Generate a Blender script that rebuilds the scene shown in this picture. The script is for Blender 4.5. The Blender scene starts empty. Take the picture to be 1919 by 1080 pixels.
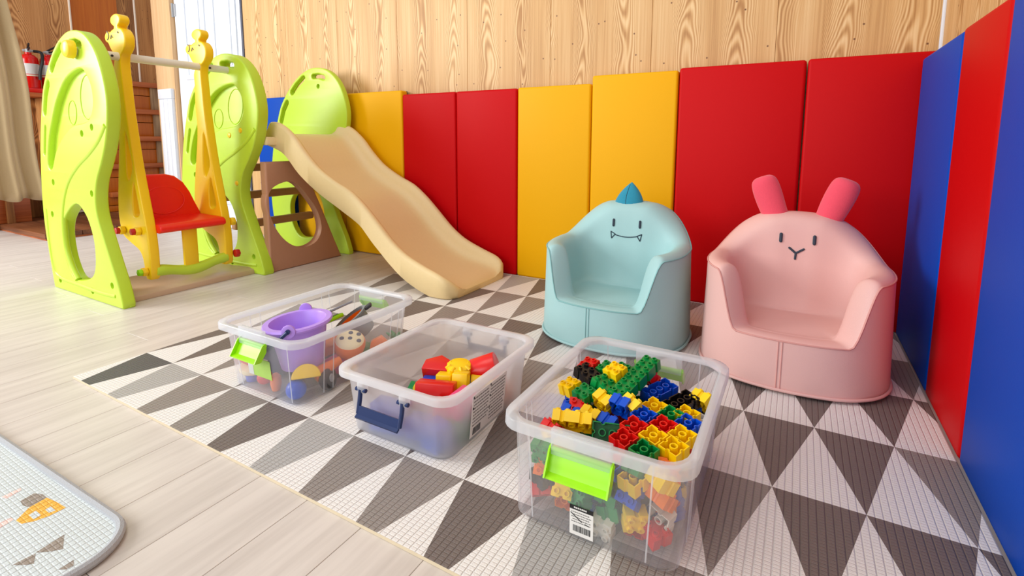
import bpy, bmesh, math, random
from mathutils import Vector, Matrix, Euler
from mathutils.bvhtree import BVHTree
random.seed(7)
SC = bpy.context.scene
COL = SC.collection
PI = math.pi
def R(d): return math.radians(d)

# ------------------------------------------------------------------ camera
cd = bpy.data.cameras.new('camera'); cam = bpy.data.objects.new('camera', cd); COL.objects.link(cam)
cam.matrix_world = Matrix(((0.8702, -0.0640, 0.4889, 1.6857), (0.4926, 0.1052, -0.8637, -0.4642), (0.0036, 0.9924, 0.1225, 0.6459), (0, 0, 0, 1)))
m_ = cam.matrix_world.to_3x3().to_quaternion().to_matrix().to_4x4(); m_.translation = (1.6857, -0.4642, 0.6459); cam.matrix_world = m_
cd.sensor_width = 36; cd.lens = 950.1 / 1919 * 36; cd.shift_y = (383.4 - 540) / 1919; cd.clip_start = .02
SC.camera = cam
# ------------------------------------------------------------------ world, lights, exposure
w = bpy.data.worlds.new('world'); SC.world = w; w.use_nodes = True
bg = w.node_tree.nodes['Background']; bg.inputs[0].default_value = (0.92, 0.96, 1, 1); bg.inputs[1].default_value = .66
def area(name, loc, target, sx, sy, power, col):
    l = bpy.data.lights.new(name, 'AREA'); l.shape = 'RECTANGLE'; l.size = sx; l.size_y = sy; l.energy = power; l.color = col
    o = bpy.data.objects.new(name, l); COL.objects.link(o); o.location = loc
    o.rotation_euler = (Vector(target) - Vector(loc)).to_track_quat('-Z', 'Y').to_euler(); return o
area('window_daylight', (-2.9, -1.7, 1.65), (.2, 1.0, .25), 1.5, 1.7, 150, (.99, .985, .97))
area('window_front', (.4, -3.2, 1.5), (.6, 1.0, .4), 2.6, 1.4, 45, (.97, .985, 1))
area('ceiling_lamp', (.3, -.3, 2.6), (.3, .6, 0), 1.6, 1.2, 18, (1, .93, .84))
SC.view_settings.view_transform = 'Standard'; SC.view_settings.look = 'None'
SC.view_settings.exposure = -0.06; SC.view_settings.gamma = 1; SC.view_settings.use_curve_mapping = False
SC.cycles.transparent_max_bounces = 32; SC.cycles.max_bounces = 12; SC.cycles.transmission_bounces = 12
SC.cycles.sample_clamp_indirect = 4

# ------------------------------------------------------------------ materials
def lin(c):
    return tuple((v / 255 / 12.92 if v / 255 <= .04045 else ((v / 255 + .055) / 1.055) ** 2.4) for v in c) + (1,)
def nodes_of(name):
    m = bpy.data.materials.new(name); m.use_nodes = True
    return m, m.node_tree.nodes, m.node_tree.links, m.node_tree.nodes['Principled BSDF']
def plastic(name, rgb, rough=.35, spec=.5, bump=0, scale=60, var=.04, sss=0, sheen=0):
    m, N, L, P = nodes_of(name)
    tc = N.new('ShaderNodeTexCoord'); nz = N.new('ShaderNodeTexNoise'); nz.inputs['Scale'].default_value = scale
    L.new(tc.outputs['Object'], nz.inputs['Vector'])
    mx = N.new('ShaderNodeMix'); mx.data_type = 'RGBA'; c = lin(rgb)
    mx.inputs[6].default_value = tuple(v * (1 - var) for v in c[:3]) + (1,); mx.inputs[7].default_value = tuple(min(1, v * (1 + var)) for v in c[:3]) + (1,)
    L.new(nz.outputs['Fac'], mx.inputs[0]); L.new(mx.outputs[2], P.inputs['Base Color'])
    P.inputs['Roughness'].default_value = rough; P.inputs['Specular IOR Level'].default_value = spec
    if sss: P.inputs['Subsurface Weight'].default_value = sss; P.inputs['Subsurface Radius'].default_value = (.01, .01, .005)
    if sheen: P.inputs['Sheen Weight'].default_value = sheen
    if bump:
        b = N.new('ShaderNodeBump'); b.inputs['Strength'].default_value = bump; b.inputs['Distance'].default_value = .002
        L.new(nz.outputs['Fac'], b.inputs['Height']); L.new(b.outputs['Normal'], P.inputs['Normal'])
    return m
def wood(name, dark, light, axis='Z', scale=9, dist=3.2, stretch=.12, rough=.5, knots=True, fine=True):
    """grain running along one axis: rings by distorted waves, fine fibre noise, small knots"""
    m, N, L, P = nodes_of(name)
    tc = N.new('ShaderNodeTexCoord'); oi = N.new('ShaderNodeObjectInfo')
    off = N.new('ShaderNodeVectorMath'); off.operation = 'SCALE'; off.inputs[0].default_value = (7.1, 5.3, 9.7); L.new(oi.outputs['Random'], off.inputs['Scale'])
    add = N.new('ShaderNodeVectorMath'); L.new(tc.outputs['Object'], add.inputs[0]); L.new(off.outputs[0], add.inputs[1])
    mp = N.new('ShaderNodeMapping'); L.new(add.outputs[0], mp.inputs['Vector'])
    s = [1, 1, 1]; s['XYZ'.index(axis)] = stretch; mp.inputs['Scale'].default_value = s
    n1 = N.new('ShaderNodeTexNoise'); n1.inputs['Scale'].default_value = scale * .35; n1.inputs['Detail'].default_value = 1.5
    L.new(mp.outputs[0], n1.inputs['Vector'])
    mul = N.new('ShaderNodeMath'); mul.operation = 'MULTIPLY'; mul.inputs[1].default_value = dist * 10; L.new(n1.outputs['Fac'], mul.inputs[0])
    sn = N.new('ShaderNodeMath'); sn.operation = 'SINE'; L.new(mul.outputs[0], sn.inputs[0])
    mp2 = N.new('ShaderNodeMapping'); L.new(add.outputs[0], mp2.inputs['Vector'])
    s2 = [90, 90, 90]; s2['XYZ'.index(axis)] = 2.5; mp2.inputs['Scale'].default_value = s2
    n2 = N.new('ShaderNodeTexNoise'); n2.inputs['Scale'].default_value = 1; n2.inputs['Detail'].default_value = 3; L.new(mp2.outputs[0], n2.inputs['Vector'])
    ma = N.new('ShaderNodeMath'); ma.operation = 'MULTIPLY_ADD'; ma.inputs[1].default_value = .2; L.new(sn.outputs[0], ma.inputs[0]); L.new(n2.outputs['Fac'], ma.inputs[2])
    cr = N.new('ShaderNodeValToRGB'); cr.color_ramp.elements[0].position = .22; cr.color_ramp.elements[1].position = .78
    cr.color_ramp.elements[0].color = lin(dark); cr.color_ramp.elements[1].color = lin(light); L.new(ma.outputs[0], cr.inputs[0])
    out = cr.outputs[0]
    if knots:
        sx_ = N.new('ShaderNodeSeparateXYZ'); L.new(add.outputs[0], sx_.inputs[0]); ad_ = N.new('ShaderNodeMath'); L.new(sx_.outputs['X'], ad_.inputs[0]); L.new(sx_.outputs['Y'], ad_.inputs[1])
        cb_ = N.new('ShaderNodeCombineXYZ'); L.new(ad_.outputs[0], cb_.inputs[0]); L.new(sx_.outputs['Z'], cb_.inputs[1])
        vo = N.new('ShaderNodeTexVoronoi'); vo.voronoi_dimensions = '2D'; vo.inputs['Scale'].default_value = 5.5; L.new(cb_.outputs[0], vo.inputs['Vector'])
        k = N.new('ShaderNodeMapRange'); k.inputs[1].default_value = .012; k.inputs[2].default_value = .03; k.inputs[3].default_value = 1; k.inputs[4].default_value = 0
        L.new(vo.outputs['Distance'], k.inputs[0])
        mk = N.new('ShaderNodeMix'); mk.data_type = 'RGBA'; mk.inputs[7].default_value = lin((120, 70, 35)); L.new(k.outputs[0], mk.inputs[0]); L.new(out, mk.inputs[6]); out = mk.outputs[2]
    # sheet to sheet tone
    hv = N.new('ShaderNodeHueSaturation'); mr = N.new('ShaderNodeMapRange'); mr.inputs[3].default_value = .93; mr.inputs[4].default_value = 1.05
    L.new(oi.outputs['Random'], mr.inputs[0]); L.new(mr.outputs[0], hv.inputs['Value']); L.new(out, hv.inputs['Color'])
    L.new(hv.outputs[0], P.inputs['Base Color']); P.inputs['Roughness'].default_value = rough
    b = N.new('ShaderNodeBump'); b.inputs['Strength'].default_value = .12; b.inputs['Distance'].default_value = .002; L.new(n2.outputs['Fac'], b.inputs['Height']); L.new(b.outputs[0], P.inputs['Normal'])
    return m
def flame_ply(name, dark, mid, light, pitch=.2, kz=16, rough=.5):
    """rotary cut plywood: fine vertical fibres with columns of nested flame figure and small knots"""
    m, N, L, P = nodes_of(name)
    def math_(op, a, b=None, c=None):
        n = N.new('ShaderNodeMath'); n.operation = op
        for i, v in enumerate((a, b, c)):
            if v is None: continue
            if isinstance(v, (int, float)): n.inputs[i].default_value = v
            else: L.new(v, n.inputs[i])
        return n.outputs[0]
    def noise(vec, scale, detail=2):
        n = N.new('ShaderNodeTexNoise'); n.inputs['Scale'].default_value = scale; n.inputs['Detail'].default_value = detail; L.new(vec, n.inputs['Vector']); return n.outputs['Fac']
    tc = N.new('ShaderNodeTexCoord'); oi = N.new('ShaderNodeObjectInfo'); sp = N.new('ShaderNodeSeparateXYZ'); L.new(tc.outputs['Object'], sp.inputs[0])
    h = math_('ADD', math_('ADD', sp.outputs['X'], sp.outputs['Y']), math_('MULTIPLY', oi.outputs['Random'], 3.7)); z = math_('ADD', sp.outputs['Z'], math_('MULTIPLY', oi.outputs['Random'], 5.1))
    def vec(kx, kz_):
        c = N.new('ShaderNodeCombineXYZ'); L.new(math_('MULTIPLY', h, kx), c.inputs[0]); L.new(math_('MULTIPLY', z, kz_), c.inputs[1]); return c.outputs[0]
    wob = math_('MULTIPLY', math_('SUBTRACT', noise(vec(1, 1), 2.2), .5), .16)
    hx = math_('MULTIPLY', math_('ADD', h, wob), 1 / pitch)
    u = math_('MULTIPLY', math_('SUBTRACT', math_('FRACT', hx), .5), 2)                 # -1..1 across one column
    u2 = math_('MULTIPLY', u, u)
    cell = N.new('ShaderNodeTexWhiteNoise'); cell.noise_dimensions = '1D'; L.new(math_('FLOOR', hx), cell.inputs['W'])
    wide = math_('MULTIPLY_ADD', cell.outputs['Value'], 9, 12)
    ph = math_('ADD', math_('MULTIPLY', u2, wide), math_('MULTIPLY', math_('SINE', math_('MULTIPLY_ADD', z, 7, math_('MULTIPLY', cell.outputs['Value'], 6.3))), 1.9))
    ph = math_('ADD', math_('ADD', ph, math_('MULTIPLY', z, kz * .12)), math_('MULTIPLY', noise(vec(30, 3), 1), 1.1))
    rings = math_('MULTIPLY_ADD', math_('SINE', math_('MULTIPLY', ph, 6.283)), .5, .5)
    mask = N.new('ShaderNodeMapRange'); mask.inputs[1].default_value = .06; mask.inputs[2].default_value = .55; mask.inputs[3].default_value = 1; mask.inputs[4].default_value = .10; L.new(u2, mask.inputs[0])
    fib = noise(vec(170, 2.2), 1, 3); broad = noise(vec(14, .7), 1, 2)
    v = math_('ADD', math_('MULTIPLY', math_('MULTIPLY', math_('SUBTRACT', rings, .45), mask.outputs[0]), .62), math_('ADD', math_('MULTIPLY', math_('SUBTRACT', fib, .5), .75), math_('MULTIPLY_ADD', math_('SUBTRACT', broad, .5), .8, .5)))
    cr = N.new('ShaderNodeValToRGB'); e = cr.color_ramp.elements; e[0].position = .12; e[0].color = lin(dark); e[1].position = .9; e[1].color = lin(light); k_ = e.new(.5); k_.color = lin(mid); L.new(v, cr.inputs[0])
    vo = N.new('ShaderNodeTexVoronoi'); vo.voronoi_dimensions = '2D'; vo.inputs['Scale'].default_value = 6.5; L.new(vec(1, 1), vo.inputs['Vector'])
    k = N.new('ShaderNodeMapRange'); k.inputs[1].default_value = .012; k.inputs[2].default_value = .03; k.inputs[3].default_value = 1; k.inputs[4].default_value = 0; L.new(vo.outputs['Distance'], k.inputs[0])
    mk = N.new('ShaderNodeMix'); mk.data_type = 'RGBA'; mk.inputs[7].default_value = lin((110, 66, 34)); L.new(k.outputs[0], mk.inputs[0]); L.new(cr.outputs[0], mk.inputs[6])
    L.new(mk.outputs[2], P.inputs['Base Color']); P.inputs['Roughness'].default_value = rough
    b = N.new('ShaderNodeBump'); b.inputs['Strength'].default_value = .1; b.inputs['Distance'].default_value = .002; L.new(fib, b.inputs['Height']); L.new(b.outputs[0], P.inputs['Normal'])
    return m
def woven(name, rgb, var=.18):
    """printed foam mat: ribs along Y with a fine cross weave"""
    m, N, L, P = nodes_of(name)
    tc = N.new('ShaderNodeTexCoord'); sp = N.new('ShaderNodeSeparateXYZ'); L.new(tc.outputs['Object'], sp.inputs[0])
    def tri(o, f, sharp):
        a = N.new('ShaderNodeMath'); a.operation = 'MULTIPLY'; a.inputs[1].default_value = f; L.new(o, a.inputs[0])
        b = N.new('ShaderNodeMath'); b.operation = 'PINGPONG'; b.inputs[1].default_value = .5; L.new(a.outputs[0], b.inputs[0])
        c = N.new('ShaderNodeMapRange'); c.inputs[1].default_value = 0; c.inputs[2].default_value = sharp; L.new(b.outputs[0], c.inputs[0]); return c.outputs[0]
    gx = tri(sp.outputs['X'], 1 / .0125, .14); gy = tri(sp.outputs['Y'], 1 / .0075, .2)
    gy2 = N.new('ShaderNodeMath'); gy2.operation = 'MULTIPLY_ADD'; gy2.inputs[1].default_value = .45; gy2.inputs[2].default_value = .55; L.new(gy, gy2.inputs[0])
    h = N.new('ShaderNodeMath'); h.operation = 'MULTIPLY'; L.new(gx, h.inputs[0]); L.new(gy2.outputs[0], h.inputs[1])
    nz = N.new('ShaderNodeTexNoise'); nz.inputs['Scale'].default_value = 420; L.new(tc.outputs['Object'], nz.inputs['Vector'])
    h2 = N.new('ShaderNodeMath'); h2.operation = 'MULTIPLY_ADD'; h2.inputs[1].default_value = .5; L.new(nz.outputs['Fac'], h2.inputs[0]); L.new(h.outputs[0], h2.inputs[2])
    c = lin(rgb); mx = N.new('ShaderNodeMix'); mx.data_type = 'RGBA'
    mx.inputs[6].default_value = tuple(v * (1 - var * 1.6) for v in c[:3]) + (1,); mx.inputs[7].default_value = tuple(min(.9, v * (1 + var * .35)) for v in c[:3]) + (1,)
    L.new(h2.outputs[0], mx.inputs[0]); L.new(mx.outputs[2], P.inputs['Base Color']); P.inputs['Roughness'].default_value = .5
    b = N.new('ShaderNodeBump'); b.inputs['Strength'].default_value = .8; b.inputs['Distance'].default_value = .0015; L.new(h2.outputs[0], b.inputs['Height']); L.new(b.outputs[0], P.inputs['Normal'])
    return m
def laminate(name):
    m, N, L, P = nodes_of(name)
    tc = N.new('ShaderNodeTexCoord'); oi = N.new('ShaderNodeObjectInfo')
    off = N.new('ShaderNodeVectorMath'); off.operation = 'SCALE'; off.inputs[0].default_value = (7.1, 5.3, 9.7); L.new(oi.outputs['Random'], off.inputs['Scale'])
    add = N.new('ShaderNodeVectorMath'); L.new(tc.outputs['Object'], add.inputs[0]); L.new(off.outputs[0], add.inputs[1])
    mp = N.new('ShaderNodeMapping'); mp.inputs['Scale'].default_value = (30, 2.2, 1); L.new(add.outputs[0], mp.inputs['Vector'])
    n = N.new('ShaderNodeTexNoise'); n.inputs['Scale'].default_value = 1.2; n.inputs['Detail'].default_value = 5; n.inputs['Roughness'].default_value = .6; L.new(mp.outputs[0], n.inputs['Vector'])
    cr = N.new('ShaderNodeValToRGB'); cr.color_ramp.elements[0].position = .25; cr.color_ramp.elements[1].position = .62
    cr.color_ramp.elements[0].color = lin((196, 186, 178)); cr.color_ramp.elements[1].color = lin((218, 209, 201)); L.new(n.outputs['Fac'], cr.inputs[0])
    hv = N.new('ShaderNodeHueSaturation'); mr = N.new('ShaderNodeMapRange'); mr.inputs[3].default_value = .97; mr.inputs[4].default_value = 1.02
    L.new(oi.outputs['Random'], mr.inputs[0]); L.new(mr.outputs[0], hv.inputs['Value']); L.new(cr.outputs[0], hv.inputs['Color']); L.new(hv.outputs[0], P.inputs['Base Color'])
    P.inputs['Roughness'].default_value = .38
    return m
def clear_plastic(name, haze, tint=(.97, .98, 1), rough=.25):
    """thin milky polypropylene: partly see-through, partly scattering"""
    m, N, L, P = nodes_of(name); N.remove(P)
    out = N['Material Output']
    t = N.new('ShaderNodeBsdfTransparent'); t.inputs[0].default_value = (.995, .995, 1, 1)
    d = N.new('ShaderNodeBsdfDiffuse'); d.inputs[0].default_value = tint + (1,)
    tl = N.new('ShaderNodeBsdfTranslucent'); tl.inputs[0].default_value = tint + (1,)
    md = N.new('ShaderNodeMixShader'); md.inputs[0].default_value = .45; L.new(d.outputs[0], md.inputs[1]); L.new(tl.outputs[0], md.inputs[2])
    lw = N.new('ShaderNodeLayerWeight'); lw.inputs[0].default_value = .35
    f = N.new('ShaderNodeMapRange'); f.inputs[3].default_value = haze; f.inputs[4].default_value = min(1, haze + .2); L.new(lw.outputs['Facing'], f.inputs[0])
    a = N.new('ShaderNodeMixShader'); L.new(f.outputs[0], a.inputs[0]); L.new(t.outputs[0], a.inputs[1]); L.new(md.outputs[0], a.inputs[2])
    g = N.new('ShaderNodeBsdfGlossy'); g.inputs['Roughness'].default_value = rough
    lf_ = N.new('ShaderNodeLayerWeight'); lf_.inputs[0].default_value = .5; pw_ = N.new('ShaderNodeMath'); pw_.operation = 'POWER'; pw_.inputs[1].default_value = 5; L.new(lf_.outputs['Facing'], pw_.inputs[0])
    fr = N.new('ShaderNodeMath'); fr.operation = 'MULTIPLY_ADD'; fr.inputs[1].default_value = .5; fr.inputs[2].default_value = .025; L.new(pw_.outputs[0], fr.inputs[0])
    b = N.new('ShaderNodeMixShader'); L.new(fr.outputs[0], b.inputs[0]); L.new(a.outputs[0], b.inputs[1]); L.new(g.outputs[0], b.inputs[2])
    L.new(b.outputs[0], out.inputs[0]); return m
def frosted(name):
    m, N, L, P = nodes_of(name); N.remove(P); out = N['Material Output']
    r = N.new('ShaderNodeBsdfRefraction'); r.inputs['IOR'].default_value = 1.3; r.inputs['Roughness'].default_value = .42; r.inputs[0].default_value = (1, 1, 1, 1)
    t = N.new('ShaderNodeBsdfTransparent'); t.inputs[0].default_value = (1, 1, 1, 1)
    a = N.new('ShaderNodeMixShader'); a.inputs[0].default_value = .66; L.new(r.outputs[0], a.inputs[1]); L.new(t.outputs[0], a.inputs[2])
    d = N.new('ShaderNodeBsdfDiffuse'); d.inputs[0].default_value = (.98, .98, 1, 1); tl = N.new('ShaderNodeBsdfTranslucent'); tl.inputs[0].default_value = (.98, .98, 1, 1)
    md = N.new('ShaderNodeMixShader'); md.inputs[0].default_value = .55; L.new(d.outputs[0], md.inputs[1]); L.new(tl.outputs[0], md.inputs[2])
    b = N.new('ShaderNodeMixShader'); b.inputs[0].default_value = .29; L.new(a.outputs[0], b.inputs[1]); L.new(md.outputs[0], b.inputs[2])
    g = N.new('ShaderNodeBsdfGlossy'); g.inputs['Roughness'].default_value = .3
    lf_ = N.new('ShaderNodeLayerWeight'); lf_.inputs[0].default_value = .5; pw_ = N.new('ShaderNodeMath'); pw_.operation = 'POWER'; pw_.inputs[1].default_value = 5; L.new(lf_.outputs['Facing'], pw_.inputs[0])
    fr = N.new('ShaderNodeMath'); fr.operation = 'MULTIPLY_ADD'; fr.inputs[1].default_value = .5; fr.inputs[2].default_value = .025; L.new(pw_.outputs[0], fr.inputs[0])
    c = N.new('ShaderNodeMixShader'); L.new(fr.outputs[0], c.inputs[0]); L.new(b.outputs[0], c.inputs[1]); L.new(g.outputs[0], c.inputs[2])
    L.new(c.outputs[0], out.inputs[0]); return m

M = dict(
    pad_red=plastic('red_vinyl', (198, 0, 8), .5, .14, .05, 300, .02), pad_yellow=plastic('yellow_vinyl', (240, 176, 0), .5, .18, .05, 300, .02),
    pad_blue=plastic('blue_vinyl', (0, 70, 178), .5, .12, .05, 300, .02), pad_back=plastic('pad_backing', (60, 55, 50), .7),
    green=plastic('lime_moulded_plastic', (190, 222, 58), .36, .5, .03, 40, .03, .12), green_dark=plastic('lime_shaded_recess', (150, 190, 20), .4),
    tan=plastic('tan_moulded_plastic', (231, 205, 152), .42, .4, .05, 90, .03), brown=plastic('cocoa_moulded_plastic', (188, 138, 108), .45, .4, .05, 60, .03),
    base=plastic('beige_brown_plastic', (196, 166, 138), .4), yellow_p=plastic('yellow_moulded_plastic', (248, 205, 22), .35, .5, 0, 60, .02, .1),
    red_p=plastic('red_moulded_plastic', (238, 30, 14), .35), bar=plastic('white_pipe', (226, 222, 210), .35), knob_red=plastic('red_nut', (190, 20, 16), .4),
    mint=plastic('mint_leatherette', (164, 203, 204), .5, .3, .12, 500, .03), mint_seam=plastic('mint_thread', (132, 184, 184), .7), spike=plastic('teal_felt', (42, 140, 168), .85, .2, .3, 300, .08, 0, .3),
    pink=plastic('pink_leatherette', (228, 182, 175), .5, .3, .12, 500, .03), pink_seam=plastic('pink_thread', (216, 154, 146), .7), ear=plastic('coral_felt', (236, 84, 104), .85, .2, .3, 300, .06, 0, .3),
    thread=plastic('dark_embroidery', (52, 62, 76), .8), mouth=plastic('navy_embroidery', (28, 50, 66), .8),
    bin_clear=clear_plastic('milky_clear_plastic', .15, (.93, .96, 1)), bin_in=clear_plastic('clear_inner_face', .02), bin_rim=clear_plastic('milky_clear_rim', .36, (.93, .96, 1)), bin_frost=frosted('frosted_plastic'), frost_rim=clear_plastic('frosted_rim', .42),
    lime=plastic('lime_latch', (160, 232, 8), .35), navy=plastic('navy_latch', (18, 42, 92), .3),
    paper=plastic('paper_label', (236, 234, 230), .6), ink=plastic('black_print', (22, 22, 24), .6), ink_grey=plastic('grey_print', (120, 118, 116), .6), limepaper=plastic('lime_paper_label', (176, 212, 104), .6),
    b_red=plastic('brick_red', (222, 22, 18), .28), b_yellow=plastic('brick_yellow', (252, 208, 4), .28), b_green=plastic('brick_green', (4, 136, 62), .28), b_blue=plastic('brick_blue', (8, 78, 202), .28),
    b_black=plastic('brick_black', (24, 20, 22), .25), b_white=plastic('brick_white', (232, 226, 214), .3), b_orange=plastic('brick_orange', (250, 124, 10), .3),
    purple=plastic('lilac_plastic', (186, 146, 240), .35), purple_in=plastic('lilac_deep', (160, 98, 226), .4), cream=plastic('cream_plastic', (250, 236, 190), .4), grey=plastic('grey_plastic', (122, 128, 130), .4),
    slate=plastic('slate_plastic', (70, 76, 96), .45), charcoal=plastic('charcoal_rubber', (54, 54, 58), .5), bluegrey=plastic('blue_grey_card', (148, 160, 176), .5), pinkp=plastic('pink_block', (232, 70, 130), .4),
    ply=flame_ply('pale_plywood', (176, 126, 70), (211, 166, 108), (232, 198, 146)), ply_dark=flame_ply('dark_plywood', (92, 52, 22), (146, 94, 48), (182, 128, 74), .16, 24),
    ply_mid=flame_ply('mid_plywood', (136, 82, 38), (186, 128, 72), (214, 160, 102), .24, 16), orange_wood=wood('orange_varnished_wood', (184, 92, 8), (206, 116, 24), 'Z', 5, .8, .1, .35, False),
    tread=wood('red_varnished_wood', (150, 70, 24), (188, 100, 48), 'Y', 8, 1.6, .12, .4, False), block=wood('weathered_wood', (140, 108, 78), (190, 158, 120), 'Z', 14, 2.6, .3, .6, False),
    deck=wood('dark_deck_wood', (92, 50, 26), (136, 82, 48), 'X', 10, 2, .08, .45, False), jamb=wood('pale_jamb_wood', (208, 166, 118), (228, 190, 146), 'Z', 7, 1.2, .08, .5, False),
    white=plastic('white_paint', (226, 231, 240), .45), trim=plastic('cream_trim', (238, 222, 204), .5), steel=plastic('steel', (170, 172, 176), .3),
    ext_red=plastic('extinguisher_red', (214, 14, 12), .25), rubber=plastic('black_rubber', (20, 20, 22), .5), label=plastic('pale_label', (214, 214, 214), .5),
    curtain=plastic('beige_curtain', (196, 172, 132), .75, .3, .2, 200, .06, 0, .2), plank=laminate('pale_oak_laminate'), ground=plastic('subfloor', (120, 108, 98), .8),
    mat_white=woven('mat_white', (232, 228, 224), .10), mat_light=woven('mat_light_grey', (172, 169, 166)), mat_mid=woven('mat_mid_grey', (143, 134, 128)), mat_dark=woven('mat_dark_brown_grey', (114, 103, 98)), mat_char=woven('mat_charcoal', (90, 88, 90)),
    mat_side=plastic('mat_foam_edge', (222, 206, 176), .7), rug=woven('rug_white', (206, 214, 216), .08), rug_edge=plastic('rug_grey_piping', (176, 178, 182), .7, .3, .5, 500, .15),
    rug_orange=woven('rug_orange', (240, 176, 66)), rug_brown=woven('rug_brown', (150, 138, 128)), rug_pink=woven('rug_pink', (240, 205, 198)), beige_strip=plastic('beige_floor_strip', (176, 150, 118), .6))

# ------------------------------------------------------------------ mesh helpers
def put(name, me, mat=None, parent=None, smooth=35):
    if smooth:
        for p in me.polygons: p.use_smooth = True
        me.set_sharp_from_angle(angle=R(smooth))
    if mat and not me.materials: me.materials.append(mat)
    o = bpy.data.objects.new(name, me); COL.objects.link(o)
    if parent: o.parent = parent
    return o
def tag(o, label=None, cat=None, group=None, kind=None):
    if label: o['label'] = label
    if cat: o['category'] = cat
    if group: o['group'] = group
    if kind: o['kind'] = kind
    return o
def empty(name, loc=(0, 0, 0), label=None, cat=None, group=None, kind=None, parent=None):
    o = bpy.data.objects.new(name, None); COL.objects.link(o); o.location = loc; o.empty_display_size = .05
    if parent: o.parent = parent
    return tag(o, label, cat, group, kind)
class MB:
    def __init__(s): s.v = []; s.f = []; s.mi = []; s.cur = 0
    def add(s, vs, fs, mi=None):
        n = len(s.v); s.v += [tuple(v) for v in vs]
        for f in fs: s.f.append([n + i for i in f]); s.mi.append(s.cur if mi is None else mi)
        return s
    def mesh(s, mats=()):
        me = bpy.data.meshes.new('m'); me.from_pydata(s.v, [], s.f); me.validate(); 
        for m in mats: me.materials.append(m)
        if len(mats) > 1:
            for p, i in zip(me.polygons, s.mi): p.material_index = i
        bm = bmesh.new(); bm.from_mesh(me); bmesh.ops.recalc_face_normals(bm, faces=bm.faces); bm.to_mesh(me); bm.free()
        return me
    def loft(s, rings, cap0=True, cap1=True, closed=True):
        n = len(s.v); k = len(rings[0]); 
        for r in rings: s.v += [tuple(p) for p in r]
        for i in range(len(rings) - 1):
            for j in range(k if closed else k - 1):
                a = n + i * k + j; b = n + i * k + (j + 1) % k
                s.f.append([a, b, b + k, a + k]); s.mi.append(s.cur)
        if cap0: s.f.append([n + j for j in range(k)][::-1]); s.mi.append(s.cur)
        if cap1: s.f.append([n + (len(rings) - 1) * k + j for j in range(k)]); s.mi.append(s.cur)
        return s
    def lathe(s, prof, seg=24, loc=(0, 0, 0), rot=None, cap0=True, cap1=True, sx=1, sy=1):
        rot = rot or Matrix.Identity(3); loc = Vector(loc)
        return s.loft([[loc + rot @ Vector((r * sx * math.cos(2 * PI * i / seg), r * sy * math.sin(2 * PI * i / seg), z)) for i in range(seg)] for r, z in prof], cap0, cap1)
    def cyl(s, p0, p1, r, seg=16, r1=None):
        d = Vector(p1) - Vector(p0); q = d.to_track_quat('Z', 'Y').to_matrix()
        return s.lathe([(r, 0), (r if r1 is None else r1, d.length)], seg, p0, q)
    def rcyl(s, p0, p1, r, b=.003, seg=20):
        d = Vector(p1) - Vector(p0); q = d.to_track_quat('Z', 'Y').to_matrix(); h = d.length
        return s.lathe([(r - b, 0), (r - b * .3, b * .3), (r, b), (r, h - b), (r - b * .3, h - b * .3), (r - b, h)], seg, p0, q)
    def box(s, x0, x1, y0, y1, z0, z1, mtx=None):
        vs = [Vector((x, y, z)) for z in (z0, z1) for y in (y0, y1) for x in (x0, x1)]
        if mtx: vs = [mtx @ v for v in vs]
        return s.add(vs, [[0, 2, 3, 1], [4, 5, 7, 6], [0, 1, 5, 4], [2, 6, 7, 3], [0, 4, 6, 2], [1, 3, 7, 5]])
    def tube(s, pts, r, seg=8, closed=False, flat=None):
        pts = [Vector(p) for p in pts]; rings = []; n = len(pts); up = Vector((0, 0, 1)); prev = None
        for i, p in enumerate(pts):
            t = (pts[(i + 1) % n] - pts[i - 1]) if closed else (pts[min(i + 1, n - 1)] - pts[max(i - 1, 0)])
            t.normalize()
            if prev is None:
                a = t.cross(up); 
                if a.length < .1: a = t.cross(Vector((0, 1, 0)))
                a.normalize()
            else:
                a = prev - t * prev.dot(t); a.normalize()
            prev = a; b = t.cross(a); rr = r[i] if isinstance(r, (list, tuple)) else r
            rings.append([p + a * rr * math.cos(2 * PI * j / seg) + b * rr * math.sin(2 * PI * j / seg) for j in range(seg)])
        if closed: rings.append(rings[0]); return s.loft(rings, False, False)
        return s.loft(rings)
    def prism(s, poly, fn, d0, d1):
        """poly in 2d, fn(a,b,d) -> 3d"""
        k = len(poly); s.loft([[fn(a, b, d0) for a, b in poly], [fn(a, b, d1) for a, b in poly]]); return s
def bevelled(me, w, seg=2, ang=30):
    bm = bmesh.new(); bm.from_mesh(me); bmesh.ops.remove_doubles(bm, verts=bm.verts, dist=1e-6)
    es = [e for e in bm.edges if len(e.link_faces) == 2 and e.calc_face_angle(0) > R(ang)]
    bmesh.ops.bevel(bm, geom=es, offset=w, segments=seg, profile=.5, affect='EDGES', clamp_overlap=True)
    bmesh.ops.recalc_face_normals(bm, faces=bm.faces); bm.to_mesh(me); bm.free(); return me
def rbox(x0, x1, y0, y1, z0, z1, b=.004, seg=2, mtx=None): return bevelled(MB().box(x0, x1, y0, y1, z0, z1, mtx).mesh(), b, seg)
def subsurf(me, n=1):
    o = bpy.data.objects.new('t', me); COL.objects.link(o); md = o.modifiers.new('s', 'SUBSURF'); md.levels = n
    dg = bpy.context.evaluated_depsgraph_get(); r = bpy.data.meshes.new_from_object(o.evaluated_get(dg)); COL.objects.unlink(o); bpy.data.objects.remove(o); return r
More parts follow.
